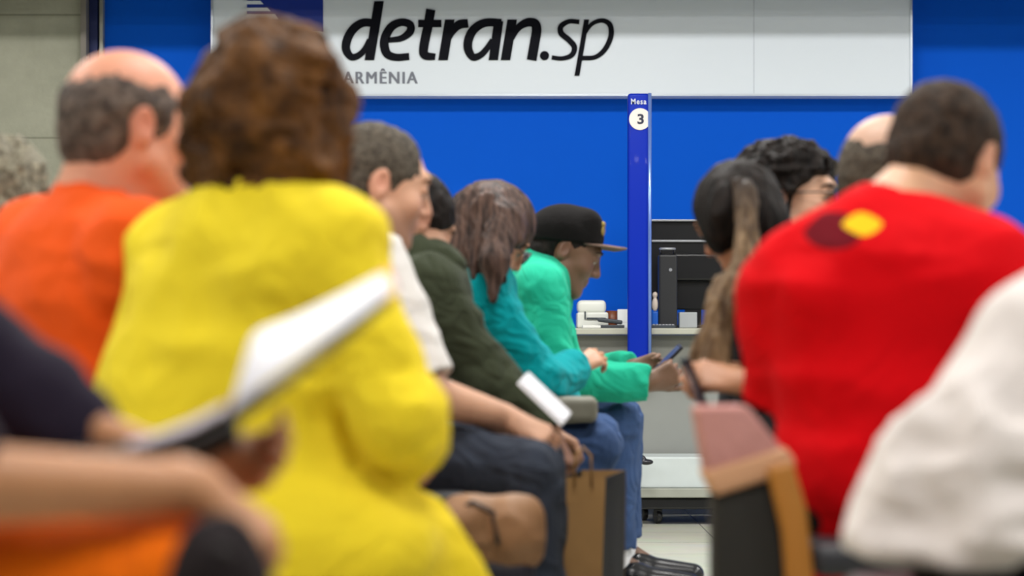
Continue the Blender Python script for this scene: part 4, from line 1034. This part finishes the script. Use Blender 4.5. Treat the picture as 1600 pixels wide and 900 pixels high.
# ---- person in white in the right foreground
f = V(.97, .2, 0)
pv = J(1570, 835, 2.9)
L = legs(pv, f, rt(f), .12)
tail = [cyl(J(1560, 720, 2.9), J(1520, 885, 2.9), .12, .150, .05), cap(J(1650, 580, 2.9), J(1570, 760, 2.9), .12, .135, .06), fold(.014, (7, 7, 3), None, True, 2.0), fold(.022, (9, 8, 20), None, True, 5.0, (J(1560, 790, 2.75), .20))]
pw = person('person in a loose white T-shirt leaning forward at the right edge, head out of view', pv, J(1880, 430, 2.95), J(2000, 300, 3.0), (.9, .2, -.35), right=rt(f),
    tone=(.50, .28, .18), elR=J(1900, 700, 2.72), wrR=J(2150, 800, 2.85), elL=J(1960, 700, 3.15), wrL=J(2180, 790, 3.05), **L,
    handR=dict(d=V(1, .1, -.3), n=V(.3, 0, .9), thumb_side=-1), handL=dict(d=V(1, -.1, -.3), n=V(.3, 0, .9), thumb_side=1),
    top=WHITE, pants=BLACKT, shoes=(SHOE_B, SOLE_B), collar='tee', sleeve=.7, bulk=1.02, extra_top=tail, seed=4, h=.008, hc=.009, hem=(J(1480, 872, 2.9), V(.06, 0, -1)), folds=.008)
hair(pw, 'short', HAIR_DARK, 1.0, thick=.012, h=.006)

# ---- person with the folder in the left foreground
f = V(1, .1, 0)
pv = J(-400, 910, 2.3)
L = legs(pv, f, rt(f), .13)
pf = person('person in navy top and orange trousers at the left edge, bare forearm drooping', pv, J(-335, 255, 2.3), J(-250, 70, 2.3), (1, .1, -.1), right=rt(f),
    tone=(.52, .24, .11), elR=J(-100, 755, 2.12), wrR=J(312, 765, 2.20), elL=J(35, 652, 2.50), wrL=J(290, 735, 2.42), **L,
    handR=dict(d=V(.72, .1, -.62), n=V(.55, -.45, .7), thumb_side=-1, curls=(38, 42, 45, 48), s=.84, thumb=(.8, .5, .2)), handL=dict(d=V(.9, 0, .1), n=V(0, .7, -.4), thumb_side=1, curls=(35, 40, 40, 45), s=.9),
    extra_top=[cap(J(35, 652, 2.50), J(112, 680, 2.48), .062, .056, .02), cap(J(-60, 590, 2.52), J(50, 640, 2.50), .068, .064, .02)], top=NAVY, pants=cloth('cloth_orange_bright', srgb(248, 112, 10), .16, 14), shoes=(SHOE_B, SOLE_B), collar='tee', sleeve=1.0, seed=13, h=.0065, hc=.008)
hair(pf, 'short', HAIR_BLACK, 1.0, thick=.012, h=.006)
def sheet(low, up, thick, lowY, upY):
    """slab between two pixel curves: near edge and far edge"""
    n = 24
    def smp(P):
        P = np.array(P, float); t = np.linspace(0, 1, len(P)); q = np.linspace(0, 1, n)
        return np.stack([np.interp(q, t, P[:, 0]), np.interp(q, t, P[:, 1])], 1)
    A, B = smp(low), smp(up); ker = np.array([.25, .5, .25])
    for _ in range(3):
        for Q in (A, B): Q[1:-1] = .25 * Q[:-2] + .5 * Q[1:-1] + .25 * Q[2:]
    vs = []
    for dz in (0, -thick):
        vs += [J(a[0], a[1], lowY) + V(0, 0, dz) for a in A] + [J(b_[0], b_[1], upY) + V(0, 0, dz) for b_ in B]
    fs = []
    for i in range(n - 1):
        fs += [(i, i + 1, n + i + 1, n + i), (2 * n + i, 3 * n + i, 3 * n + i + 1, 2 * n + i + 1), (i, 2 * n + i, 2 * n + i + 1, i + 1), (n + i, n + i + 1, 3 * n + i + 1, 3 * n + i)]
    fs += [(0, n, 3 * n, 2 * n), (n - 1, 3 * n - 1, 4 * n - 1, 2 * n - 1)]
    return MB().add(vs, fs)
t = thing('folder', 'dark folder with curling white papers held out by the person at the left edge', 'folder', tuple(J(300, 720, 2.3)))
sheet([(95, 722), (200, 722), (300, 690), (370, 652), (430, 608), (520, 540), (612, 462)], [(105, 700), (200, 690), (300, 662), (375, 626), (440, 590), (530, 520), (618, 440)], .006, 2.26, 2.42).build('cover', plain('folder_black', srgb(26, 22, 20), .4), t, True)
sheet([(98, 732), (200, 732), (290, 706), (375, 662)], [(105, 708), (200, 704), (290, 680), (372, 644)], .020, 2.262, 2.40).build('spine', plain('folder_spine', srgb(20, 17, 14), .5), t, True)
sheet([(358, 640), (392, 612), (440, 578), (500, 533), (560, 492), (614, 450)], [(362, 632), (382, 560), (396, 516), (450, 500), (530, 462), (602, 424)], .003, 2.265, 2.43).build('paper', plain('sheet_white', srgb(240, 240, 246), .6, var=.01), t, True)
sheet([(200, 696), (240, 688), (300, 668), (350, 640)], [(200, 688), (240, 678), (300, 655), (350, 630)], .003, 2.27, 2.40).build('paper', plain('sheet_grey', srgb(190, 180, 190), .6, var=.02), t, True)
sheet([(600, 466), (616, 453)], [(592, 428), (608, 420)], .005, 2.262, 2.432).build('tab', plain('tab_red', srgb(225, 90, 80), .5), t, True)
# things on that lap
t = thing('pouch', 'dark rounded pouch under the drooping hand at the bottom left', 'pouch', tuple(J(350, 900, 2.3)))
sdf_obj('pouch_body', [ell(J(345, 888, 2.14), (.040, .04, .046), None, 0), ell(J(338, 950, 2.17), (.05, .05, .04), None, .03), fold(.006, (20, 20, 20), None, True, 3)], cloth('pouch_black', srgb(38, 32, 34), .1), t, h=.005)
MB().tube([J(325, 862, 2.105), J(345, 853, 2.10), J(367, 864, 2.105)], .003, 8).build('zip', plain('zip_grey', srgb(60, 58, 58), .4, .5), t, True)

# ---- woman bending over a phone, long hair falling forward
f = V(-1, .05, 0)
pp = person('dark-haired woman in a black T-shirt, long lighter hair tips falling over her phone', J(1240, 690, 5.1), J(1200, 420, 5.1), J(1152, 338, 5.1), (-.62, .45, -.55), (-.3, .3, .9), right=rt(f),
    tone=(.46, .22, .12), elR=J(1180, 590, 5.15), wrR=J(1140, 585, 5.0), elL=J(1205, 600, 4.76), wrL=J(1164, 597, 4.74),
    knR=J(1172, 705, 5.10), anR=J(1178, 930, 5.1), knL=J(1168, 708, 4.78), anL=J(1178, 945, 4.78), toe=V(-1, 0, 0),
    handR=dict(d=V(-.8, -.3, -.1), n=V(.2, .8, .3), thumb_side=-1, curls=(35, 40, 45, 50)), handL=dict(d=V(-.85, .1, .12), n=V(0, -.7, .6), thumb_side=1, curls=(40, 45, 48, 50)),
    top=BLACKT, pants=BLACKT, shoes=(SHOE_B, SOLE_B), collar='tee', sleeve=.75, seed=15, hs=.9, shoulder=.16, bulk=.93, h=.006, hc=.008)
hair(pp, 'long', HAIR_BLACK, .86, thick=.0, extra=[ell(J(1126, 335, 5.06), (.042, .07, .085), None, .03), ell(J(1138, 318, 5.1), (.038, .05, .075), None, .03), fold(.006, (40, 40, 12), None, True, 1)], h=.005)
rnd = np.random.RandomState(5)
lk = strand_locks((J(1152, 290, 4.99), J(1176, 300, 4.99)), (J(1165, 400, 4.90), J(1190, 420, 4.92)), (J(1125, 470, 4.88), J(1155, 480, 4.86)), .009, .016, 18, rnd, .007)
lk += strand_locks((J(1128, 440, 4.88), J(1175, 440, 4.86)), (J(1092, 490, 4.84), J(1140, 500, 4.84)), (J(1085, 575, 4.82), J(1128, 590, 4.82)), .018, .008, 16, rnd, .007)
sdf_obj('long_hair_tips', lk + [fold(.004, (60, 60, 14), None, True, 3)], HAIR_OMBRE, pp['base'], h=.0045)
# shirt print
m = MB()
rr = random.Random(2)
phone('black phone held out under the falling light-brown hair tips', J(1086, 602, 4.71), V(.34, 0, -.85), V(-.85, -.1, -.35), mat=PHB, scr=PHS, l=.12, w=.07)

# ---- woman with glasses
f = V(.95, -.1, 0)
pg = person('woman with curly black hair and dark glasses looking over the red shoulder', J(1190, 668, 5.6), J(1212, 412, 5.6), J(1240, 312, 5.6), (.93, -.36, -.02), right=rt(f),
    tone=(.60, .34, .22), elR=J(1270, 580, 5.4), wrR=J(1350, 640, 5.45), elL=J(1270, 580, 5.8), wrL=J(1350, 640, 5.75), **legs(J(1190, 668, 5.6), f, rt(f)),
    handR=dict(d=V(1, 0, 0), n=V(0, 0, 1), thumb_side=-1), handL=dict(d=V(1, 0, 0), n=V(0, 0, 1), thumb_side=1),
    top=BLACKT, pants=CHAR, shoes=(SHOE_B, SOLE_B), collar='tee', sleeve=.75, seed=17, shoulder=.16, bulk=.93, h=.006, hc=.009)
W, M = pg['W'], pg['M']
PG_BACK = [ell(W(0, -.10, .045), (.075, .06, .07), M, .03), fold(.008, (40, 40, 40), None, True, 4)]
hair(pg, 'curly', HAIR_BLACK, 1.0, h=.005, extra=PG_BACK + [ell(W(0, .128, .025), (.09, .055, .055), M, .01, 's'), ell(W(.06, .10, .02), (.05, .05, .05), M, .01, 's'), ell(W(.085, .072, -.03), (.055, .062, .075), M, .01, 's'), ell(W(.10, -.010, -.005), (.03, .022, .03), M, .01, 's')])
pg['glasses_label'] = 'dark-rimmed glasses on the curly-haired woman behind the red shoulder'
glasses(pg, 1.4, lens=plain('dark_lens', srgb(40, 48, 52), .1), rim=gl, big=1.1)

# ---- grey balding man behind the red one
f = V(.9, .3, 0)
pd = person('balding man with cropped grey hair, mostly hidden behind the red-shirted man', J(1370, 720, 4.55), J(1372, 385, 4.55), J(1400, 278, 4.56), (.92, .3, -.1), right=rt(f),
    hs=1.05, tone=(.50, .31, .22), elR=J(1450, 600, 4.4), wrR=J(1560, 660, 4.45), elL=J(1450, 600, 4.72), wrL=J(1560, 660, 4.72), **legs(J(1370, 720, 4.55), f, rt(f)),
    handR=dict(d=V(1, 0, 0), n=V(0, 0, 1), thumb_side=-1), handL=dict(d=V(1, 0, 0), n=V(0, 0, 1), thumb_side=1),
    top=CHAR, pants=CHAR, shoes=(SHOE_B, SOLE_B), collar='polo', sleeve=.75, seed=19, h=.006, hc=.009, brow=HAIR_GREY)
hair(pd, 'bald', HAIR_GREYSHORT, 1.05, thick=.005)

# ---- grey curly woman at the left edge
f = V(.8, .6, 0)
pl = person('woman with curly grey hair and pink top at the left edge behind the orange shirt', J(-60, 700, 4.7), J(-35, 415, 4.7), J(-2, 318, 4.7), (.75, .65, 0), right=rt(f),
    tone=(.60, .36, .26), elR=J(30, 610, 4.55), wrR=J(100, 660, 4.7), elL=J(-20, 600, 4.9), wrL=J(60, 660, 5.0), **legs(J(-60, 700, 4.7), V(.5, .85, 0), rt(V(.5, .85, 0))),
    handR=dict(d=V(1, .5, 0), n=V(0, 0, 1), thumb_side=-1), handL=dict(d=V(1, .5, 0), n=V(0, 0, 1), thumb_side=1),
    top=PINKT, pants=NAVY, shoes=(SHOE_T, SOLE_B), collar='tee', sleeve=.8, seed=21, h=.006, hc=.009, brow=HAIR_GREY)
hair(pl, 'curly', HAIR_CURLGREY, .95, h=.0045)

# ---- benches
bench(-.41, [3.62, 4.32, 5.0, 5.6, 6.2, 6.85], .085, 'long padded bench under the row from the yellow coat to the black cap', None)
bench(.65, [2.9, 3.75, 4.5, 5.05, 5.6], .02, 'long padded bench on a steel beam under the row with the red shirt', None)
bench(-.77, [2.3, 3.95, 4.7], -.10, 'padded bench on a steel beam under the orange-shirted man', None)

# ---- carried things
t = thing('paper_roll', 'folded white paper held by the short-haired man beside the olive jacket', 'paper', tuple(J(850, 630, 4.9)))
a, b2 = J(815, 592, 4.88), J(884, 658, 4.84)
u = nrm(b2 - a); n_ = nrm(np.cross(u, V(0, 1, 0)))
MB().box((a + b2) / 2, (float(np.linalg.norm(b2 - a)), .042, .004), Matrix(np.stack([u, nrm(V(0, 1, 0) * .7 + n_ * .6 * np.sign(n_[2])), nrm(np.cross(u, nrm(V(0, 1, 0) * .7 + n_ * .6 * np.sign(n_[2]))))], 1).tolist()), bev=.002).build('sheet', plain('paper_bright', srgb(238, 240, 246), .6, var=.01), t)
MB().box((a + b2) / 2 + V(.004, 0, .006), (float(np.linalg.norm(b2 - a)) * .97, .038, .003), Matrix(np.stack([u, nrm(V(0, 1, 0) * .7 + n_ * .6 * np.sign(n_[2])), nrm(np.cross(u, nrm(V(0, 1, 0) * .7 + n_ * .6 * np.sign(n_[2]))))], 1).tolist())).build('fold_over', plain('paper_bright_2', srgb(228, 230, 238), .6, var=.01), t)
t = thing('handbag', 'small taupe grey handbag resting on the jeans of the teal-hooded woman', 'bag', tuple(J(900, 660, 6.0)))
tb = plain('bag_taupe', srgb(122, 120, 106), .6, bump=.1)
sdf_obj('bag_body', [rbox(J(897, 640, 6.02), (.060, .07, .034), None, .02), fold(.003, (20, 20, 20), None, False, 1)], tb, t, h=.004)
MB().tube([J(872, 630, 5.95), J(860, 600, 6.0), J(850, 570, 6.1)], .004, 8).build('strap', tb, t, True)
# kraft carrier bag
Yk = 5.28; s = FPX / Yk
t = thing('carrier_bag', 'brown kraft paper carrier bag with a dark side standing by the jeans legs', 'bag', ((912 - 800) / s, Yk + .08, 0))
def hexa(p, name, mat, par):      # p: 8 points bottom 4, top 4
    return MB().add(p, [(3, 2, 1, 0), (4, 5, 6, 7), (0, 1, 5, 4), (1, 2, 6, 5), (2, 3, 7, 6), (3, 0, 4, 7)]).build(name, mat, par)
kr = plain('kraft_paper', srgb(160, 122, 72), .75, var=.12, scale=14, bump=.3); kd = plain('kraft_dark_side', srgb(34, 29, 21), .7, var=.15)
X = lambda px, Y: (px - 800) / FPX * Y
zt_ = CAM_Z + (HOR - 746) / s
b4 = [V(X(872, Yk), Yk, .002), V(X(936, Yk), Yk, .002), V(X(974, Yk + .22), Yk + .22, .002), V(X(904, Yk + .22), Yk + .22, .002)]
t4 = [V(X(876, Yk), Yk, zt_), V(X(946, Yk), Yk, zt_), V(X(978, Yk + .22), Yk + .22, zt_ + .004), V(X(908, Yk + .22), Yk + .22, zt_ + .004)]
def wall_(a, b, c, d, th, name, mat):
    n = nrm(np.cross(b - a, d - a)) * th
    hexa([a, b, b - n, a - n, d, c, c - n, d - n], name, mat, t)
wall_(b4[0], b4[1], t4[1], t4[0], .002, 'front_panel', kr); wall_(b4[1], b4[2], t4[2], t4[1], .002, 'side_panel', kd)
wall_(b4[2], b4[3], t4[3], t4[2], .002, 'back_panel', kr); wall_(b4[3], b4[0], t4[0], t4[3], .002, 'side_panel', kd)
hexa([p + V(0, 0, .0) for p in b4] + [p + V(0, 0, .004) for p in b4], 'bottom', kr, t)
mid = (t4[0] + t4[1]) / 2
MB().tube([mid + V(-.02, -.003, -.02), mid + V(-.018, -.004, .05), mid + V(0, -.004, .07), mid + V(.018, -.004, .05), mid + V(.02, -.003, -.02)], .003, 8).build('handle', kr, t, True)
# tan slouchy bag below the dark knee
t = thing('slouchy_bag', 'slouchy tan leather bag beneath the dark thigh right of the yellow coat', 'bag', tuple(J(770, 900, 4.62) * V(1, 1, 0)))
tan = plain('leather_tan', srgb(142, 104, 70), .6, var=.3, scale=12, bump=.4)
bc = J(768, 830, 4.60)
sdf_obj('bag_body', [rbox((bc[0], 4.60, .365), (.095, .06, .065), None, .03), ell((bc[0] - .045, 4.57, .385), (.05, .05, .05), None, .02), ell((bc[0] + .045, 4.57, .37), (.05, .05, .06), None, .02), fold(.010, (18, 18, 18), None, True, 4)], tan, t, h=.005)
sdf_obj('lower_body', [rbox((bc[0], 4.60, .16), (.085, .055, .158), None, .03), fold(.005, (12, 12, 12), None, True, 4)], plain('bag_navy', srgb(28, 28, 44), .6), t, h=.006)
MB().tube([J(712, 800, 4.55), J(738, 785, 4.53), J(770, 800, 4.53), J(778, 850, 4.52)], .006, 8).build('strap', plain('strap_brown', srgb(60, 44, 34), .5), t, True)
# upright bag: rose upper panel, beige band, black lower body, wide tan strap down its side
def slab(pts, Y, dep, name, mat, par, bev=.008):
    bm = bmesh.new(); n = len(pts)
    A = [bm.verts.new(J(p[0], p[1], Y)) for p in pts]; B = [bm.verts.new(J(p[0], p[1], Y) + V(0, dep, 0)) for p in pts]
    bm.faces.new(A[::-1]); bm.faces.new(B)
    for i in range(n): bm.faces.new((A[i], A[(i + 1) % n], B[(i + 1) % n], B[i]))
    bmesh.ops.recalc_face_normals(bm, faces=bm.faces)
    bmesh.ops.bevel(bm, geom=bm.edges[:], offset=bev, segments=3, profile=.5, affect='EDGES')
    bm.verts.index_update()
    m = MB().add([v.co[:] for v in bm.verts], [[v.index for v in f_.verts] for f_ in bm.faces]); bm.free()
    return m.build(name, mat, par, True)
Yb = 3.55; YF = HOR + CAM_Z * FPX / Yb
t = thing('shoulder_bag', 'upright rose, beige and black bag with tan strap, left of the red shirt', 'bag', tuple(J(1180, 900, Yb) * V(1, 1, 0)))
slab([(1116, 760), (1222, 728), (1262, YF - 1), (1114, YF - 1)], Yb, .10, 'lower_body', plain('bag_black', srgb(24, 22, 17), .8, bump=.1), t)
slab([(1086, 636), (1168, 634), (1232, 712), (1106, 752)], Yb - .005, .10, 'upper_panel', cloth('bag_rose', srgb(186, 134, 128), .08), t)
slab([(1098, 738), (1228, 698), (1246, 724), (1238, 738), (1118, 776)], Yb - .012, .11, 'band', plain('bag_beige', srgb(196, 148, 112), .7, bump=.1), t)
slab([(1198, 732), (1240, 722), (1262, 800), (1312, YF - 2), (1258, YF - 2), (1222, 830)], Yb - .028, .025, 'strap', plain('strap_tan', srgb(164, 106, 30), .6, bump=.1), t)
# chair foot behind the jeans: black swivel paddle
t = thing('footrest', 'small black paddle lever poking out behind the blue jeans', 'lever', tuple(J(1005, 720, 9.2)))
sdf_obj('paddle', [ell(J(1010, 722, 9.2), (.028, .02, .012), None, 0), cap(J(984, 708, 9.2), J(1004, 716, 9.2), .01, .012, .01)], PHB, t, h=.003)
MB().tube([J(984, 708, 9.2), J(984, 708, 9.2) * V(1, 1, 0) + V(0, 0, .02)], .009, 10).lathe(J(984, 708, 9.2) * V(1, 1, 0), [(0, 0), (.05, 0), (.05, .012), (.02, .024), (0, .024)]).build('stand', PHB, t, True)
